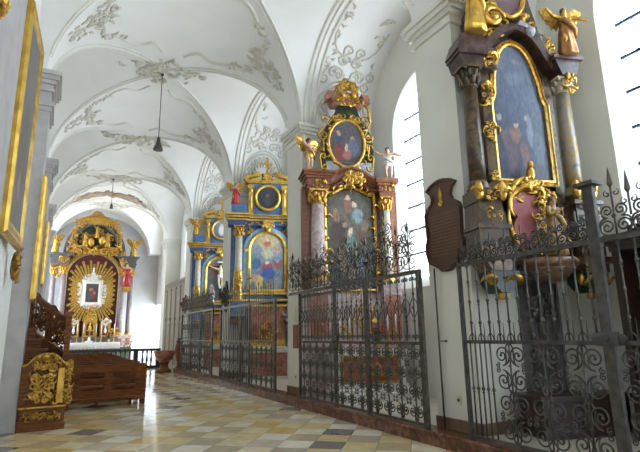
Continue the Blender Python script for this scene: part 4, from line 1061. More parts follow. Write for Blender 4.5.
# --- middle grille, in front of the red altar
L2 = 4.30; G = grille_frame(10.22,'dark iron grille with scroll panels and flowered crest in front of the red altar','chapel grilles')
rails(G, L2, [(.05,.02),(1.22,.024),(2.32,.032)], IRON)
for x, w in ((.02,.022),(1.62,.034),(2.76,.05),(4.26,.045)): post(G, x, 2.35, w, IRON)
MB().box(-.55,.0,-.02,.02,2.29,2.35).build('rail', IRON, G)
tall_panel(G, .06, 1.58, 1.26, 2.28, 10, IRON); tall_panel(G, 1.66, 2.70, 1.26, 2.28, 6, IRON); tall_panel(G, 2.82, 4.20, 1.26, 2.28, 7, IRON)
S_panel(G, .06, 1.58, .07, 1.20, 5, 4, IRON, .010); S_panel(G, 1.66, 2.70, .07, 1.20, 3, 4, IRON, .010); S_panel(G, 2.82, 4.20, .07, 1.20, 4, 4, IRON, .0105)
m = MB(); m.box(1.56,1.78,-.06,-.03,1.12,1.34); m.ell((1.67,-.08,1.23),(.03,.03,.03)); m.build('lock', IRON, G)
crest_bushy(G, -.5, 4.2, 2.345, .78, 15, IRON, 3, peaks=((-.3,.95,.3),(1.2,.9,.3),(2.2,.98,.4),(3.45,1.2,.4)))

# --- grille of the altar with the dark round picture: plain uprights on top
L3 = 4.65; G = grille_frame(16.24,'dark iron grille with rows of plain spikes in front of the nearer blue altar','chapel grilles')
rails(G, L3, [(.05,.02),(1.20,.026),(2.26,.034)], IRON)
for x, w in ((.02,.03),(2.0,.03),(2.75,.03),(4.6,.045)): post(G, x, 2.3, w, IRON)
for i in range(26):
    x = .12+.175*i; m = MB(); m.tube([(x,0,1.22),(x,0,2.62+.12*(i%2))],[.012,.012],5); m.lathe([(.01,2.6+.12*(i%2)),(.024,2.65+.12*(i%2)),(.003,2.76+.12*(i%2))],(x,0,0),5); m.build('bar', IRON, G)
m = MB(); m.tube([(2.7,0,2.3),(2.7,0,3.3)], .022, 6); m.tube([(2.52,0,3.0),(2.88,0,3.0)], .02, 6); m.build('crest_cross', IRON, G)
S_panel(G, .06, 1.95, .07, 1.18, 5, 3, IRON, .009); S_panel(G, 2.04, 2.72, .07, 1.18, 2, 3, IRON, .009); S_panel(G, 2.8, 4.55, .07, 1.18, 5, 3, IRON, .009)
# --- far grille
L4 = 4.75; G = grille_frame(21.92,'dark iron grille with leafy crest in front of the crucifix altar','chapel grilles')
rails(G, L4, [(.05,.02),(1.20,.026),(2.30,.034)], IRON)
for x, w in ((.02,.035),(1.7,.03),(3.1,.03),(4.7,.05)): post(G, x, 2.34, w, IRON)
tall_panel(G, .08, 1.66, 1.24, 2.26, 6, IRON); tall_panel(G, 1.74, 3.06, 1.24, 2.26, 5, IRON); tall_panel(G, 3.14, 4.64, 1.24, 2.26, 6, IRON)
S_panel(G, .08, 1.66, .07, 1.18, 4, 3, IRON); S_panel(G, 1.74, 3.06, .07, 1.18, 3, 3, IRON); S_panel(G, 3.14, 4.64, .07, 1.18, 4, 3, IRON)
crest_bushy(G, 0, 4.7, 2.335, .7, 14, IRON, 9)
# iron rod with a hook beside the middle grille
m = MB(); m.tube([(0,0,0),(0,0,2.35)], .014, 6); m.tube([(0,0,1.25),(0,-.16,1.25)], .011, 6); m.ell((0,-.16,1.25),(.02,.02,.02))
o = m.build('iron_rod', IRON); o.location = (5.16,5.80,STEP+.001); tag(o,'thin upright iron rod with a small hook in front of the pier with the tablet','rod')
# ------------------------------------------------------------------ things on the right side
PF = XR-.002
# memorial tablet on the nearest pier (local: faces -y)
def facing_nave(name, label, cat, y, z, group=None, x=PF): return thing(name, label, cat, (x, y, z), -PI/2, group)
t = facing_nave('memorial_tablet','brown shaped memorial tablet with lines of inscription on the nearest pier','tablet',5.575,2.48)
half = [(a*1.05,b) for a,b in [(0,0),(.1,.01),(.16,.06),(.27,.12),(.36,.16),(.40,.30),(.40,.42),(.36,.52),(.38,.95),(.34,1.02),(.22,1.10),(.19,1.18),(.22,1.28),(.31,1.36),(.22,1.42),(.08,1.46),(0,1.47)]]
out = half + [(-x,z) for x,z in half[::-1][1:-1]]
m = MB(); m.prism(out,-.05,0); m.build('board', TABLETWOOD, t)
m = MB(); m.sweep([(x*.94,.04+z*.955) for x,z in out],[(.012,-.05),(.012,-.075),(-.02,-.075),(-.02,-.05)],closed=True); m.build('rim', TABLETWOOD, t)
m = MB(); rn = random.Random(5)
for k in range(13):
    z = .26+.052*k; x = -.29
    while x < .27:
        w = rn.uniform(.03,.09); m.box(x,min(x+w,.30),-.054,-.049,z,z+.020); x += w+.018
m.build('inscription', mat('worn_gilt_letters',(.15,.07,.024),.5), t)
m = MB(); m.prism([(-.03,1.02),(.03,1.02),(.06,1.08),(.025,1.1),(.03,1.2),(.02,1.28),(0,1.33),(-.02,1.28),(-.03,1.2),(-.025,1.1),(-.06,1.08)],-.07,-.049); m.build('gilt_emblem', GOLD, t)
# small wall fittings
def plate(name, label, cat, y, z, w, h, mt, group=None):
    t = facing_nave(name, label, cat, y, z, group)
    MB().box(-w/2,w/2,-.02,0,0,h).build('plate', mt, t); return t
t = plate('wall_plaque','copper-brown plaque on the pier left of the red altar','plaque',10.98,1.25,.26,.56,PLATEBROWN)
m = MB(); m.sweep([(-.11,.02),(.11,.02),(.11,.54),(-.11,.54)],[(.01,-.02),(.01,-.028),(-.01,-.028),(-.01,-.02)],closed=True)
m.build('rim', PLATEBROWN, t)
t = facing_nave('paper_crest','small cream paper cut-out above the brown plaque','sign',10.98,1.88)
MB().prism([(-.08,0),(.08,0),(.1,.1),(.06,.2),(.09,.3),(0,.36),(-.06,.3),(-.05,.2),(-.1,.1)],-.012,0).build('sheet', CREAM, t)
t = plate('power_socket','cream wall socket low on the pier beside the nearest grille','socket',5.55,.56,.085,.13,CREAM,'wall sockets'); MB().lathe([(.025,-.0),(.025,.004)],(0,0,0),12).build('socket_hole', DARKWOOD, t).rotation_euler = (PI/2,0,0); t.children[-1].location = (0,-.02,.065)
t = plate('power_socket','cream wall socket low on the pier left of the red altar','socket',10.98,.52,.085,.13,CREAM,'wall sockets'); MB().lathe([(.025,-.0),(.025,.004)],(0,0,0),12).build('socket_hole', DARKWOOD, t).rotation_euler = (PI/2,0,0); t.children[-1].location = (0,-.02,.065)
# carved wooden sconces on the two piers farther back
for y, z, s, lab in ((16.5,2.36,1.0,'dark carved wooden wall bracket on the pier between the two blue altars'),(22.5,2.55,.8,'reddish carved wall bracket on the pier beside the grey panelling')):
    t = facing_nave('wall_bracket', lab, 'bracket', y, z, 'carved wall brackets')
    m = MB(); m.prism([(0,0),(.10*s,.06),(.14*s,.2*s),(.24*s,.35*s),(.26*s,.6*s),(.2*s,.72*s),(.12*s,.8*s),(.1*s,.95*s),(0,1.08*s),(-.1*s,.95*s),(-.12*s,.8*s),(-.2*s,.72*s),(-.26*s,.6*s),(-.24*s,.35*s),(-.14*s,.2*s),(-.1*s,.06)],-.06,0)
    m.build('backboard', DARKWOOD if s == 1 else WOOD, t)
    m = MB(); foliage(m,0,.5*s,.2*s,.34*s,20,.2,-.07,random.Random(61)); m.tube([(0,-.05,.5*s),(0,-.22,.46*s),(0,-.25,.56*s)],.025,6); m.lathe([(.02,.56*s),(.07,.6*s),(.06,.62*s)],(0,-.25,0),10); m.build('carving', TABLETWOOD, t)
# tomb slab on the cross wall below the near altar
t = thing('tomb_slab','dark grey tomb slab with carved coat of arms, behind the nearest grille','relief',(6.57,5.58-PHALF-.003,.62))
MB().box(-.41,.41,-.08,0,0,1.72).build('slab', STONEREL, t)
m = MB(); m.sweep([(-.38,.03),(.38,.03),(.38,1.69),(-.38,1.69)],[(.02,-.08),(.02,-.11),(-.03,-.11),(-.03,-.08)],closed=True)
m.tube(at_y(arcp(0,.95,.26,.34,0,360,30),-.09),.025,6,closed=True); m.prism([(-.13,1.08),(.13,1.08),(.13,.86),(0,.7),(-.13,.86)],-.13,-.08)
foliage(m,0,1.32,.24,.2,26,.2,-.09,random.Random(71)); foliage(m,0,.6,.22,.12,16,.18,-.09,random.Random(72))
for k in range(5): m.box(-.27,.27,-.095,-.08,.12+.07*k,.15+.07*k)
m.build('relief', STONEREL, t)
# low dark chest and confessional in the near chapel
t = thing('chest','long low dark wooden chest on the floor behind the nearest grille','chest',(6.36,4.56,STEP+.001),AR)
m = MB(); m.box(-.65,.65,-.28,.28,.05,.48); m.box(-.62,.62,-.25,.25,0,.05); m.build('body', DARKWOOD, t); MB().box(-.69,.69,-.32,.32,.48,.54).build('lid', DARKWOOD, t)
m = MB()
for x in (-.33,.33): m.sweep([(x-.26,.1),(x+.26,.1),(x+.26,.43),(x-.26,.43)],[(.01,-.28),(.01,-.3),(-.03,-.3),(-.03,-.28)],closed=True)
m.build('panel_moulding', DARKWOOD, t)
t = thing('confessional','tall dark wooden confessional at the right edge behind the nearest grille','confessional',(7.38,3.22,STEP+.001),-PI/2)
m = MB(); m.box(-.75,1.2,-.75,-.02,0,.14); m.box(-.7,-.62,-.7,-.02,.14,2.5); m.box(1.1,1.18,-.7,-.02,.14,2.5); m.box(-.7,1.18,-.06,-.02,.14,2.5); m.box(.2,.28,-.7,-.06,.14,2.5); m.build('carcass', DARKWOOD, t)
m = MB(); mould_box(m,-.7,1.18,-.7,-.02,2.42,[(.02,0,.08),(.05,.08,.14),(.1,.14,.22)]); m.prism(bez((-.75,2.64),(-.3,2.66),(-.1,2.95),(.24,3.0),10)+bez((.24,3.0),(.6,2.95),(.8,2.66),(1.23,2.64),10)[1:],-.6,-.02); m.build('cornice', DARKWOOD, t)
m = MB(); foliage(m,.24,2.72,.6,.12,20,.22,-.62,random.Random(75)); m.build('carving', DARKWOOD, t)
m = MB(); m.box(-.6,.19,-.68,-.64,.14,1.1); m.box(.29,1.09,-.68,-.64,.14,1.1); m.build('door', DARKWOOD, t)
# panelled cabinet wall between the far piers
t = thing('panelled_cupboard','tall grey-green panelled cupboard set between the two far piers on the right','cupboard',(5.98,27.42,.006),-PI/2)
W = 4.36
m = MB(); m.box(.0,W,-.6,0,0,4.15); m.build('carcass', GREYWOOD, t)
m = MB(); mould_box(m,.05,W-.05,-.58,0,4.02,[(.0,0,.08),(.05,.08,.16),(.1,.16,.28)]); m.box(0,W,-.64,-.6,0,.2); m.build('cornice', GREYWOOD, t)
for k in range(4):
    x = .06+1.06*k
    d = MB(); d.box(x+.04,x+1.02,-.625,-.6,.26,2.35); d = d.build('door', GREYWOOD, t)
    m = MB(); m.sweep([(x+.14,.4),(x+.92,.4)]+arcp(x+.53,2.0,.39,.2,0,180,12),[(.02,-.625),(.02,-.65),(-.03,-.65),(-.03,-.625)],closed=True); m.build('moulding', GREYWOOD, d)
    m = MB(); m.prism([(x+.53,1.0),(x+.62,1.2),(x+.53,1.6),(x+.44,1.2)],-.64,-.62); m.build('inlay', mat('ochre_inlay',(.35,.2,.06),.5) if k == 0 else bpy.data.materials['ochre_inlay'], d)
    u = MB(); u.box(x+.04,x+1.02,-.625,-.6,2.5,3.9); u = u.build('upper_panel', GREYWOOD, t)
    m = MB(); m.sweep([(x+.14,2.6),(x+.92,2.6),(x+.92,3.8),(x+.14,3.8)],[(.02,-.625),(.02,-.65),(-.03,-.65),(-.03,-.625)],closed=True); m.build('moulding', GREYWOOD, u)
    m = MB(); m.box(x-.05,x+.05,-.66,-.6,.2,4.0); m.box(x-.07,x+.07,-.68,-.6,2.38,2.48); m.build('pilaster', GREYWOOD, t)
# font and urn
t = thing('baptismal_font','red-brown marble font bowl on a baluster foot in front of the grey panelling','font',(4.62,23.55,.001))
MB().lathe([(.34,0),(.34,.1),(.22,.14),(.17,.3),(.2,.4),(.26,.44)],(0,0,0),20).build('foot', WOOD, t)
MB().lathe([(.2,.44),(.36,.58),(.43,.74),(.45,.84),(.48,.86),(.48,.94),(.40,.94),(.36,.84)],(0,0,0),24).build('bowl', REDMARBLE, t)
t = thing('urn_stand','tall brown vase-shaped stand beside the farthest grille','stand',(5.03,22.42,STEP+.001))
MB().lathe([(.16,0),(.16,.06),(.1,.1),(.09,.25),(.16,.55),(.2,.8),(.17,1.0),(.12,1.08),(.17,1.14),(.17,1.17)],(0,0,0),18,.05,6).build('body', WOOD, t)
MB().lathe([(.12,1.17),(.15,1.2),(.11,1.28),(.02,1.3)],(0,0,0),16).build('basin', NAVY, t)

# ------------------------------------------------------------------ pews
def make_pew():
    t = thing('pew','x','pew',(0,0,.001),0,'rows of wooden pews'); W = 1.66
    for sx in (-1,1):
        m = MB(Matrix.Translation((sx*W/2,0,0)) @ Matrix.Rotation(PI/2,4,'Z'))
        m.prism([(-.02,0),(.5,0),(.5,.08),(.46,.42),(.5,.46),(.44,.56),(.14,.62),(.1,.9),(.06,.96),(-.02,.96),(-.06,.9),(-.02,.5)],-.03,.03); m.build('end_panel', PEWWOOD, t)
    x = W/2-.031
    m = MB(); m.box(-x,x,-.03,.02,.80,.93); m.box(-x,x,-.045,.03,.93,.96); m.box(-x,x,-.02,.01,.55,.61); m.box(-x,x,-.03,.02,.12,.38)
    for s in (-1,0,1): m.box(s*(x-.09)-.09,s*(x-.09)+.09,-.028,.018,.36,.80)
    m.build('backrest', PEWWOOD, t)
    m = MB(); m.box(-x,x,.02,.42,.43,.465); m.build('seat', PEWWOOD, t)
    m = MB(); m.box(-x,x,-.36,-.2,.20,.235); m.box(-x,x,-.1,-.05,.62,.65); m.build('kneeler', PEWWOOD, t)
    m = MB()
    for s in (-.2,.55): m.box(s-.03,s+.03,.2,.28,.0,.43)
    m.build('leg', PEWWOOD, t)
    return t
P0 = make_pew(); NP = 10
ordn = ['', 'second', 'third', 'fourth', 'fifth', 'sixth', 'seventh']
for k in range(NP):
    o = P0 if k == 0 else copy_tree(P0)
    o.location = (1.28, 13.02+1.05*k, .001)
    o['label'] = ('dark wooden pew of the nearest row, its panelled back fully seen' if k == 0 else
                  'dark wooden pew, %s row counted from the camera' % ordn[k] if k < 7 else
                  'dark wooden pew, %s row before the communion rail' % ('third', 'second', 'last')[k-7])

# ------------------------------------------------------------------ pulpit stair on the left
t = thing('pulpit_staircase','carved wooden staircase with gilded gate panel and openwork rail at the left pier','staircase',(-.41,10.5,.001))
m = MB(); m.box(.0,.76,-.06,.06,.0,.12); m.box(.02,.74,-.05,.05,.12,.36); m.box(.0,.76,-.07,.07,.36,.42); m.box(.0,.76,-.02,.03,.42,1.02); m.box(0,.1,-.05,.05,.42,1.02); m.box(.56,.76,-.05,.05,.42,1.02)
m.prism([(0,1.02),(.76,1.02),(.76,1.1)]+bez((.76,1.1),(.6,1.1),(.62,1.3),(.38,1.3),10)+bez((.38,1.3),(.14,1.3),(.16,1.1),(0,1.1),10),-.05,.05)
gp = m.build('gate_panel', WOOD, t)
m = MB(); rn = random.Random(31)
for sx in (-1,1):
    for (x, z, x2, z2) in ((.03,.48,.17,.62),(.04,.64,.18,.80),(.03,.82,.16,.96),(.12,.50,.04,.72),(.15,.95,.05,.78)):
        m.tube(at_y(c_scroll(.34+sx*x,z,.34+sx*x2,z2,.3,sx),-.06),taper(36,.022),5)
for k in range(34):
    x, z = .34+rn.uniform(-.2,.2), rn.uniform(.48,.98); leaf(m,x,z,rn.uniform(0,6.28),.11,.25,-.05)
m.build('openwork_carving', GOLD, gp)
m = MB(); foliage(m,.38,1.16,.2,.1,26,.16,-.055,random.Random(32)); leaf(m,.38,1.2,PI/2,.18,.3,-.06); m.tube(at_y(bez((.76,1.12),(.6,1.12),(.62,1.32),(.38,1.32),10)+bez((.38,1.32),(.14,1.32),(.16,1.12),(0,1.12),10),-.05),.02,6)
foliage(m,.38,.24,.3,.04,22,.1,-.06,random.Random(33)); m.box(0,.76,-.075,-.05,.385,.41); m.build('gate_gilding', GOLD, gp)
m = MB(); m.box(.585,.69,-.075,-.05,.46,1.06); gs = m.build('gilt_stile', GOLDLEAF, t)
m = MB()
for k in range(9): foliage(m,.75,.48+.08*k,.05,.05,4,.11,-.03,random.Random(80+k)); 
m.tube([(.77+.03*math.sin(k*.7),-.02,.46+.055*k) for k in range(14)],.03,6); m.build('carved_edge', GOLD, t)
# steps rising away and to the left, raking openwork rail behind
for k in range(9):
    z = .20*(k+1); y = .10+.115*k; xr = .60-.11*max(0,k-4)
    st = MB().box(.0,xr,y,y+.2,z-.035,z).build('tread', REDWOOD, t); MB().box(.0,xr-.02,y+.02,y+.04,z-.2,z-.035).build('riser', WOOD, st)
m = MB(); m.box(.64,.74,.3,.42,0,2.02); m.box(.62,.76,.28,.44,2.02,2.1); m.build('newel_post', WOOD, t)
m = MB(); m.box(.67,.71,.42,1.2,.0,2.0); m.box(.65,.73,.42,1.2,2.0,2.08); m.build('side_panel', WOOD, t)
ra = math.atan2(.95,-.72)
mr = Matrix.Translation((.68,1.22,0)) @ Matrix.Rotation(ra,4,'Z')
def rk(x): return .52*x
LR = 1.20
m = MB(mr.copy())
m.prism([(0,2.0),(LR,2.0+rk(LR)),(LR,1.88+rk(LR)),(0,1.88)],-.04,.04); m.prism([(0,1.32),(LR,1.22+rk(LR)),(LR,1.06+rk(LR)),(0,1.16)],-.035,.035)
for x in (.56,LR-.03): m.prism([(x-.06,1.1+rk(x-.06)),(x+.06,1.1+rk(x+.06)),(x+.06,1.9+rk(x+.06)),(x-.06,1.9+rk(x-.06))],-.03,.03)
m.prism([(0,1.16),(LR,1.06+rk(LR)),(LR,.0),(0,.0)],-.02,.02)
rl = m.build('raking_rail', WOOD, t)
m = MB(mr.copy()); rn = random.Random(35)
for x0 in (.02,.58):
    for k in range(4):
        for sx in (-1,1):
            x = x0+.27+sx*.02; z = 1.36+.15*k
            p = c_scroll(x,z+rk(x),x+sx*.25,z+.16+rk(x+sx*.25),.3,sx); m.tube(at_y(p,0),taper(36,.022),5)
    for k in range(20):
        x = x0+rn.uniform(.02,.52); z = rn.uniform(1.34,1.82)+rk(x); leaf(m,x,z,rn.uniform(0,6.28),.14,.22,.0)
m.build('openwork_carving', WOOD, rl)
m = MB(mr.copy()); foliage(m,.85,1.6+rk(.85),.12,.2,12,.16,-.02,random.Random(36)); m.build('gilt_leaves', GOLD, rl)

# ------------------------------------------------------------------ framed pictures on the left wall
FRM = [(.0,0),(.0,-.05),(-.03,-.09),(-.08,-.08),(-.12,-.10),(-.15,-.06),(-.15,0)]
def framed(label, x, y0, w, z0, h, pm, rz=PI/2, sc_=1.0, dp=1.0):
    """hangs on the left wall, faces the nave; local x runs away from the camera"""
    t = thing('framed_painting', label, 'painting', (x,y0,z0), rz, 'gold-framed paintings along the left wall')
    P = [(0,0),(w,0),(w,h),(0,h)]
    MB().box(.01,w-.01,-.05,0,.01,h-.01).build('canvas', pm, t)
    m = MB(); m.sweep(P,[(a*sc_,b*sc_*dp) for a,b in [(-.15,0),(-.15,-.06),(-.12,-.10),(-.08,-.08),(-.03,-.09),(.02,-.07),(.02,0)]][::-1],closed=True); m.build('frame', GOLDLEAF, t)
    return t
dk = painting_mat('dark_portrait', [(0,(.10,.085,.08)),(1,(.13,.12,.12))], [(.5,.35,.3,.3,(.07,.05,.045),.6),(.45,.2,.12,.08,(.25,.15,.11),.6)], dark=.25)
t1 = framed('huge gold-framed dark painting, nearest on the left wall', -.562, 6.03, .90, 2.83, 2.46, dk, PI/2-math.radians(4.0), 1.0, .75)
MB().box(.03,.87,.002,.012,.03,2.43).build('backing', BLACK, t1)
# carved gilt pendant under its far corner
o = MB(); foliage(o,0,-.2,.07,.2,16,.16,-.03,random.Random(90)); o.ell((0,-.03,-.22),(.06,.05,.2)); o = o.build('gilt_pendant', mat('old_gilding',(.50,.28,.06),.4,.7,col2=(.2,.09,.02),scale=14)); o.location = (-.515,7.25,2.72); o.rotation_euler = (0,0,PI/2)
tag(o,'small carved gilt pendant below the far corner of the huge left painting','ornament')
dk2 = painting_mat('dark_wall_painting', [(0,(.09,.08,.07)),(1,(.12,.12,.12))], [(.5,.5,.3,.3,(.16,.12,.09),.6)], dark=.25)
framed('tall narrow gold-framed painting above the pulpit stair, second along the left wall', -.415, 10.6, .85, 2.42, 2.15, dk2, PI/2, .8)
framed('gold-framed painting third along the left wall, partly hidden by the one before', -.74, 13.2, 1.7, 2.85, 2.4, dk2, PI/2-.12, .9)
framed('smallest gold-framed painting visible at the far end of the left wall', -.415, 16.25, .75, 3.25, 1.6, dk2, PI/2, .8)
# gilded bracket at the very left edge
o = MB(); foliage(o,0,0,.08,.14,12,.16,-.03,random.Random(92)); o.ell((0,-.05,0),(.09,.07,.16)); o = o.build('gilt_sconce', GOLD); o.location = (-.585,3.72,4.0); o.rotation_euler = (0,0,PI/2); tag(o,'gilded carved ornament high on the left wall, cut by the photo edge','ornament')

# ------------------------------------------------------------------ hanging lamps
def pendant(x, y, zb, label, s=1.0):
    t = thing('pendant_lamp', label, 'lamp', (x,y,zb), 0, 'lamps hanging from the vault'); zc = ceil_z(x,y)-zb
    MB().lathe([(.03,.40*s),(.05,.36*s),(.06,.24*s),(.13*s,.06*s),(.14*s,0),(.11*s,0)],(0,0,0),16).build('lamp_shade', BRASS, t)
    MB().tube([(0,0,.38*s),(0,0,zc)],.012,6).build('cord', BRASS, t); MB().lathe([(.06,zc-.1),(.03,zc-.16)],(0,0,0),10).build('ceiling_rose', BRASS, t)
    return t
pendant(2.25,13.85,6.84,'bell-shaped dark lamp hanging on a long cord in the middle of the nave')
pendant(2.05,25.2,7.75,'small lamp on a thin cord far back in front of the high altar',.6)
# ------------------------------------------------------------------ high altar (local: origin on the floor under its middle, faces -y)
HP = (1.93, 32.3)
def HB(): return MB()
H = thing('high_altar','towering grey and gold high altar with a golden sunburst at the end of the nave','altar',(HP[0],HP[1],.001))
RM = mat('red_arch_ground',(.11,.012,.016),.6,col2=(.07,.008,.01),scale=5)
DG = mat('dark_grey_marble',(.16,.15,.15),.35,stops=[(.3,(.05,.047,.05)),(.5,(.12,.112,.11)),(.7,(.075,.065,.065))],scale=4,detail=8,dist=1)
VM = mat('violet_grey_marble',(.36,.31,.33),.3,stops=[(.3,(.14,.115,.125)),(.5,(.25,.22,.225)),(.7,(.17,.135,.145))],scale=4,detail=8,dist=1)
m = HB(); m.box(-2.35,2.35,-.5,.5,0,1.0); m.build('base', DG, H)
for sx in (-1,1):
    m = HB(); m.box(sx*1.85-.45,sx*1.85+.45,-.55,.4,1.0,1.66); m.box(sx*1.85-.5,sx*1.85+.5,-.6,.4,1.58,1.72); m.box(sx*1.85-.5,sx*1.85+.5,-.6,.4,1.0,1.08)
    p = m.build('pedestal', PINKMARBLE, H)
    m = HB(); m.box(sx*1.62-.14,sx*1.62+.14,-.575,-.55,1.14,1.52); m.box(sx*2.1-.12,sx*2.1+.12,-.575,-.55,1.14,1.52); m.build('pedestal_panel', REDMARBLE, p)
    column(H,sx*1.60,-.35,1.72,5.75,.17,VM,.5); column(H,sx*2.12,-.15,1.72,5.75,.15,VM,.5)
    m = HB(); mould_box(m,sx*1.85-.45,sx*1.85+.45,-.56,.4,5.76,[(0,0,.16),(.05,.16,.24),(.02,.24,.48),(.1,.48,.58),(.18,.58,.66)]); m.build('entablature', DG, H)
    m = HB(); foliage(m,sx*1.6,6.05,.2,.12,10,.25,-.6,random.Random(101)); foliage(m,sx*1.85,5.35,.1,.3,8,.25,-.3,random.Random(102)); m.build('entablature_gilding', GOLD, H)
m = HB(); m.prism(archpoly(-1.40,1.40,1.0,5.1,6.5,20),-.1,.3); m.build('red_niche', RM, H)
ap = archpoly(-1.42,1.42,1.7,5.1,6.52,24)
m = HB(); m.sweep(ap[1:]+ap[:1],[(.0,-.1),(0,-.3),(-.1,-.34),(-.16,-.26),(-.2,-.26),(-.2,-.1)],smooth=False); m.build('arch_frame', GOLD, H)
m = HB(); m.prism([(-2.2,5.8),(-1.5,5.8)]+arcp(0,5.1,1.55,1.55,150,30,16)+[(1.5,5.8),(2.2,5.8),(2.2,6.4)]+arcp(0,6.4,1.75,2.35,0,180,20)+[(-2.2,6.4)],.0,.4); m.build('attic', DG, H)
# sunburst
m = HB(); rn = random.Random(110); cz = 4.22
for k in range(56):
    a = 2*PI*k/56; ca, sa = math.cos(a), math.sin(a)
    R = 1/max(abs(ca)/1.28, abs(sa)/(2.0 if sa > 0 else 1.95)); R = min(R, 1.95)*(.98 if k % 2 else .86)*rn.uniform(.94,1.03)
    px, pz = -sa, ca; w1, w0 = .035, .062
    if k % 2 == 0: w0 *= .8
    r0 = .35
    poly = [(r0*ca-px*w1, cz+r0*sa-pz*w1),(R*ca-px*w0,cz+R*sa-pz*w0),((R+.04)*ca,cz+(R+.04)*sa),(R*ca+px*w0,cz+R*sa+pz*w0),(r0*ca+px*w1,cz+r0*sa+pz*w1)]
    m.prism(poly,-.2-.03*(k%3),-.13)
m.build('sunburst', GOLD, H)
# silver shrine with a dark picture
ic = painting_mat('small_dark_icon', [(0,(.05,.03,.03)),(1,(.07,.05,.05))], [(.42,.66,.16,.1,(.34,.20,.10),.6),(.5,.4,.25,.25,(.20,.03,.03),.6),(.68,.5,.1,.08,(.30,.18,.10),.6),(.3,.3,.14,.2,(.04,.08,.09),.6)], dark=.2)
m = HB(); m.box(-.38,.33,-.38,-.36,3.60,4.72); m.build('icon', ic, H)
m = HB(); m.sweep([(-.38,3.60),(.33,3.60),(.33,4.72),(-.38,4.72)],[(.02,-.3),(.02,-.42),(-.06,-.44),(-.16,-.4),(-.2,-.3)],closed=True); m.prism([(-.6,3.38),(.55,3.38),(.55,4.94),(-.6,4.94)],-.34,-.3)
foliage(m,-.02,5.06,.4,.12,18,.24,-.38,random.Random(112)); foliage(m,-.64,4.16,.1,.6,20,.22,-.38,random.Random(113)); foliage(m,.58,4.16,.1,.6,20,.22,-.38,random.Random(114)); foliage(m,-.02,3.36,.5,.1,18,.22,-.38,random.Random(115))
m.prism([(-.4,4.92),(.36,4.92),(.14,5.16),(.06,5.38),(-.1,5.38),(-.18,5.16)],-.38,-.3); m.ell((-.02,-.36,5.48),(.07,.06,.1)); m.tube([(-.02,-.36,5.46),(-.02,-.36,5.70)],.025,6); m.tube([(-.1,-.36,5.61),(.06,-.36,5.61)],.025,6)
m.build('silver_shrine', SILVER, H)
# attic glory and canopy
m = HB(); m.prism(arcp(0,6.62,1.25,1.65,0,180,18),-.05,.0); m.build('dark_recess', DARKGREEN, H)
m = HB(); m.sweep(arcp(0,6.5,1.5,2.0,8,172,20),[(0,0),(0,-.3),(.12,-.36),(.22,-.3),(.22,0)]); m.build('attic_arch', DG, H)
m = HB(); rn = random.Random(120)
foliage(m,0,7.3,.9,.6,34,.36,-.15,rn); foliage(m,-1.1,6.65,.45,.2,22,.3,-.45,rn); foliage(m,1.1,6.65,.45,.2,22,.3,-.45,rn); foliage(m,0,6.62,.35,.14,16,.28,-.4,rn)
for sx in (-1,1):
    m.tube(at_y(c_scroll(sx*.3,6.6,sx*1.2,6.7,.25,sx),-.4),taper(36,.09),6); m.tube(at_y(bez((sx*1.35,6.9),(sx*1.45,7.6),(sx*1.1,8.3),(sx*.6,8.5),12),-.3),.07,6)
    foliage(m,sx*1.25,7.5,.14,.6,16,.26,-.35,rn)
m.ell((-.3,-.4,7.2),(.2,.2,.3)); m.ell((.3,-.4,7.35),(.24,.2,.3)); m.build('glory_ornament', GOLD, H)
m = HB(); m.lathe([(.92,8.5),(1.0,8.62),(.86,8.74),(.5,8.92),(.2,9.05)],(0,.05,0),28,.04,14,sy=.45); foliage(m,0,8.95,.3,.1,14,.24,-.2,random.Random(121)); foliage(m,-.95,8.35,.3,.2,16,.26,-.35,random.Random(122)); foliage(m,.95,8.35,.3,.2,16,.26,-.35,random.Random(123)); m.build('canopy', GOLD, H)
m = HB()
for k in range(15):
    x = -.9+.128*k; m.prism([(x-.06,8.56),(x+.06,8.56),(x+.05,8.32),(x,8.26),(x-.05,8.32)],-.46+.28*abs(x)**2,-.43+.28*abs(x)**2)
m.build('canopy_fringe', GOLDLEAF, H)
# tabernacle wall
m = HB(); m.box(-1.5,1.5,-.9,-.3,1.0,1.62); tb = m.build('predella', DG, H)
for i, (x, w, h) in enumerate(((-.85,.28,.95),(-.02,.36,1.25),(.8,.28,.95))):
    z = 1.62
    m = HB(); m.box(x-w,x+w,-.9,-.5,z,z+h*.75); m.prism([(x-w*1.1,z+h*.75),(x+w*1.1,z+h*.75),(x+w*.5,z+h*.95),(x,z+h*1.15),(x-w*.5,z+h*.95)],-.92,-.5); n = m.build('shrine_niche', GOLD, H)
    m = HB(); m.prism(archpoly(x-w*.5,x+w*.5,z+.08,z+h*.42,z+h*.68,12),-.915,-.9); m.build('niche_ground', RM, n)
    m = HB(); m.ell((x,-.95,z+h*.36),(w*.26,.1,h*.18)); m.ell((x,-.95,z+h*.58),(w*.16,.08,h*.08)); foliage(m,x,z+h*.9,w*.8,.1,10,.2,-.95,random.Random(130+i)); m.build('bust', SILVER if i != 1 else GOLDLEAF, n)
m = HB(); foliage(m,1.2,1.85,.3,.2,18,.24,-.75,random.Random(134)); foliage(m,-1.3,1.85,.25,.2,14,.24,-.75,random.Random(135)); foliage(m,0,3.12,.2,.14,10,.26,-.6,random.Random(136)); m.build('predella_gilding', GOLD, H)
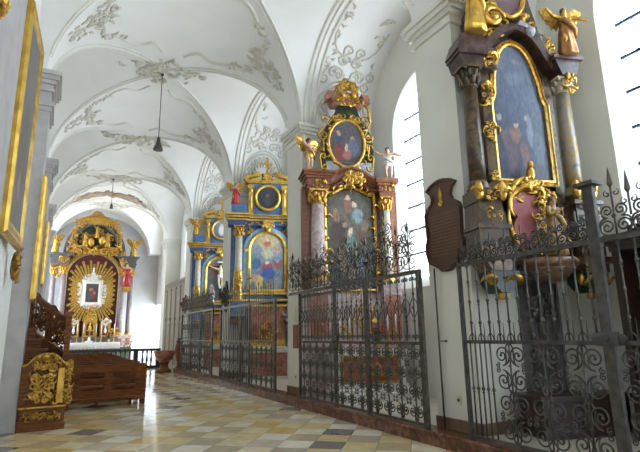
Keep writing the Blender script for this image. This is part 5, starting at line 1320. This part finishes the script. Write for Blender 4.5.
# altar table
t = thing('altar_table','long altar table of the high altar under the white cloth','table',(HP[0]-.05,HP[1]-1.65,.002))
m = MB(); m.box(-1.75,1.75,-.8,.7,0,.18); m.box(-1.6,1.6,-.5,.6,.18,.34); m.build('dais', PINKMARBLE, t); MB().box(-1.45,1.45,-.35,.45,.34,1.2).build('table_body', DG, t); MB().box(-1.55,1.55,-.42,.5,1.2,1.3).build('table_top', WHITEMARBLE, t)
m = MB(); vs = []; fs = []; n = 60
for i in range(n+1):
    x = -1.58+3.16*i/n; w = .012*math.sin(i*1.9)
    vs += [(x,.51,1.302),(x,.51,1.315),(x,-.44,1.315),(x,-.455+w,1.2),(x,-.46+w*1.6,.98-.03*abs(math.sin(i*.9))),(x,-.45+w*1.6,.98-.03*abs(math.sin(i*.9))),(x,-.445+w,1.2),(x,-.43,1.302)]
for i in range(n):
    for k in range(8): fs.append((i*8+k,i*8+(k+1)%8,(i+1)*8+(k+1)%8,(i+1)*8+k))
m.add(vs, fs, True); o = m.build('altar_cloth', CLOTH); o.location = (HP[0]-.05,HP[1]-1.65,.003); tag(o,'white lace-edged cloth over the table of the high altar','cloth')
tx, ty = HP[0]-.05, HP[1]-1.65
vase_flowers('flower_vase','red flowers in a pot at the left end of the high altar table',(tx-.95,ty,1.32),REDFLOWER,.6,'red flowers on the high altar',.26)
vase_flowers('flower_vase','red flowers in a pot at the right end of the high altar table',(tx+1.0,ty,1.32),REDFLOWER,.6,'red flowers on the high altar',.26)
for k, x in enumerate((-1.25,-.62,-.3,.35,.62,1.3)):
    candle('tall white candle on the high altar table, ' + ('far left','left of the tabernacle, outer','left of the tabernacle, inner','right of the tabernacle, inner','right of the tabernacle, outer','far right')[k], (tx+x,ty+.3,1.32), 1.0, 'candles on the high altar')
t = thing('altar_crucifix','small white altar crucifix in the middle of the high altar table','crucifix',(tx+.0,ty+.1,1.32)); MB().lathe([(.2,0),(.22,.06),(.08,.1),(.06,.3)],(0,0,0),12).build('foot', SILVER, t); m = MB(); m.box(-.03,.03,-.02,.02,.3,.85); m.box(-.17,.17,-.02,.02,.62,.68); m.build('cross', GOLDLEAF, t)
vase_flowers('potted_plant','dark green bushy plant on the floor right of the high altar table',(tx+1.95,ty+.05,.003),LEAF,1.35,None,.42,DARKWOOD)
def on_high(x, y, z): return (HP[0]+x, HP[1]+y, z)
for k, (x, y, z, h, rz, po, lab) in enumerate(((-2.15,-.2,6.44,1.15,.3,'raise','gilded angel standing on the left end of the high altar entablature'),(2.15,-.2,6.44,1.15,-.3,'raise','gilded angel standing on the right end of the high altar entablature'),
        (-.62,-.42,6.9,.95,.4,'spread','gilded angel left of the middle in the glory above the sunburst'),(.6,-.42,6.95,.95,-.4,'spread','gilded angel right of the middle in the glory above the sunburst'),(0,-.46,7.45,.8,0,'raise','gilded figure at the top centre of the glory under the canopy'))):
    fg = figure('angel_statue' if k < 2 else 'relief_figure',lab,'statue',on_high(x,y,z),h,rz,GOLD,GOLD,GOLD if k < 2 else None,GOLD if k < 2 else None,po,seed=20+k)
    if k > 1:                                                # carved in one with the glory: parts of the altar
        fg.parent = H; fg.location = (x,y,z)
        for q in ('label','category'): del fg[q]
figure('saint_statue','red-robed statue in front of the right columns of the high altar','statue',on_high(1.78,-.9,4.5),1.5,-.3,FLESH,REDPAINT,None,HAIR,'raise',seed=30)
m = MB(); m.prism([(-.3,0),(.3,0),(.12,-.3),(-.12,-.3)],-.3,.1); o = m.build('statue_console', GOLD); o.location = on_high(1.78,-.88,4.495); tag(o,'gilded console under the red-robed statue of the high altar','console')
figure('saint_statue','dark-robed statue between the left columns of the high altar','statue',on_high(-1.84,.26,1.725),1.3,.3,FLESH,DARKRED,None,HAIR,'pray',seed=31)
# communion rail
t = thing('communion_rail','dark wooden communion rail with turned balusters across the nave before the altar','rail',(0,27.2,.001))
m = MB(); m.box(-.3,5.1,-.12,.12,.86,.98); m.box(-.3,5.1,-.1,.1,0,.12); m.build('handrail', DARKWOOD, t)
for x in (-.2,2.4,3.9,5.0): MB().box(x-.1,x+.1,-.11,.11,.12,.86).build('post', DARKWOOD, t)
for k in range(24):
    x = -.02+.213*k
    if min(abs(x-q) for q in (-.2,2.4,3.9,5.0)) < .15: continue
    MB().lathe([(.05,.12),(.05,.16),(.03,.22),(.065,.4),(.035,.6),(.03,.7),(.05,.8),(.05,.86)],(x,0,0),8).build('baluster', DARKWOOD, t)
# epitaph on the choir wall
t = thing('epitaph','gilded and red marble epitaph on the bright choir wall right of the high altar','epitaph',(5.995,30.0,2.3),-PI/2)
m = MB(); m.prism([(-.5,0),(.5,0),(.6,1.0),(.5,1.3),(.55,2.2),(.3,2.8),(-.3,2.8),(-.55,2.2),(-.5,1.3),(-.6,1.0)],-.14,0); m.build('tablet', PINKMARBLE, t)
m = MB(); foliage(m,0,1.15,.7,.15,26,.32,-.18,random.Random(140)); foliage(m,0,2.9,.35,.25,20,.32,-.16,random.Random(141)); foliage(m,-.55,.3,.12,.4,12,.26,-.16,random.Random(142)); foliage(m,.55,.3,.12,.4,12,.26,-.16,random.Random(143)); m.tube(at_y(arcp(0,1.95,.34,.42,0,360,24),-.18),.07,6,closed=True); foliage(m,-.55,2.1,.1,.4,12,.26,-.16,random.Random(144)); foliage(m,.55,2.1,.1,.4,12,.26,-.16,random.Random(145)); m.build('gilded_frame', GOLD, t)
# painted cartouche over the chancel
m = MB(); rn = random.Random(150)
for k in range(90):
    x = 2.25+rn.uniform(-1.7,1.7); y = 28.2+rn.uniform(-.25,.25); vault_leaf(m, x, y, rn.uniform(0,6.28), .38, .3)
struct(m.build('trim_6', mat('ochre_pink_stucco',(.42,.25,.09),.5,col2=(.40,.36,.36),scale=2.5)))
SKY_WEST, SKY_SOUTH, SKY_LOWFILL, SKY_NORTH, EXPOSURE = (4.6,5.4,6.2), (2.3,2.7,3.1), (4.2,4.5,4.8), (2.8,2.9,3.0), 1.3
# ------------------------------------------------------------------ camera and daylight
cam = bpy.data.cameras.new('camera'); co = bpy.data.objects.new('camera', cam); C.objects.link(co)
R_, D_, F_ = Vector((0.880349,-0.473996,-0.017724)), Vector((0.086598,0.197351,-0.976501)), Vector((0.466355,0.858126,0.214785))
mx = Matrix((( R_.x,-D_.x,-F_.x,0),(R_.y,-D_.y,-F_.y,0),(R_.z,-D_.z,-F_.z,1.6),(0,0,0,1)))
co.matrix_world = mx
cam.sensor_width = 36; cam.lens = 487/640*36; cam.clip_start = .05; cam.clip_end = 200
sc.camera = co
w = bpy.data.worlds.new('daylight'); sc.world = w; w.use_nodes = True; nt = w.node_tree
bg = nt.nodes['Background']                                  # sky strength differs by direction, brighter west and north to fill chapel and choir
tc = nt.nodes.new('ShaderNodeTexCoord'); sx = nt.nodes.new('ShaderNodeSeparateXYZ'); nt.links.new(tc.outputs['Generated'], sx.inputs[0])
def sky_mix(fac, lo, hi, a, b):
    mr = nt.nodes.new('ShaderNodeMapRange'); nt.links.new(fac, mr.inputs[0]); mr.inputs[1].default_value = lo; mr.inputs[2].default_value = hi
    mx_ = nt.nodes.new('ShaderNodeMix'); mx_.data_type = 'RGBA'; nt.links.new(mr.outputs[0], mx_.inputs[0])
    for i, v in ((6,a),(7,b)):
        if isinstance(v, tuple): mx_.inputs[i].default_value = (*v,1)
        else: nt.links.new(v, mx_.inputs[i])
    return mx_.outputs[2]
south = sky_mix(sx.outputs[2], -.08, .0, SKY_LOWFILL, SKY_SOUTH)   # extra brightness added below the horizon to lift the vault
c = sky_mix(sx.outputs[1], -.75, -.25, SKY_WEST, south)
c = sky_mix(sx.outputs[0], -.55, -.2, SKY_NORTH, c)
nt.links.new(c, bg.inputs[0]); bg.inputs[1].default_value = 1.0
sc.cycles.use_denoising = True
sc.cycles.max_bounces = 10; sc.cycles.diffuse_bounces = 7; sc.cycles.transparent_max_bounces = 12
sc.view_settings.view_transform = 'Standard'; sc.view_settings.look = 'None'; sc.view_settings.gamma = 1.0
sc.view_settings.use_curve_mapping = False; sc.view_settings.exposure = EXPOSURE
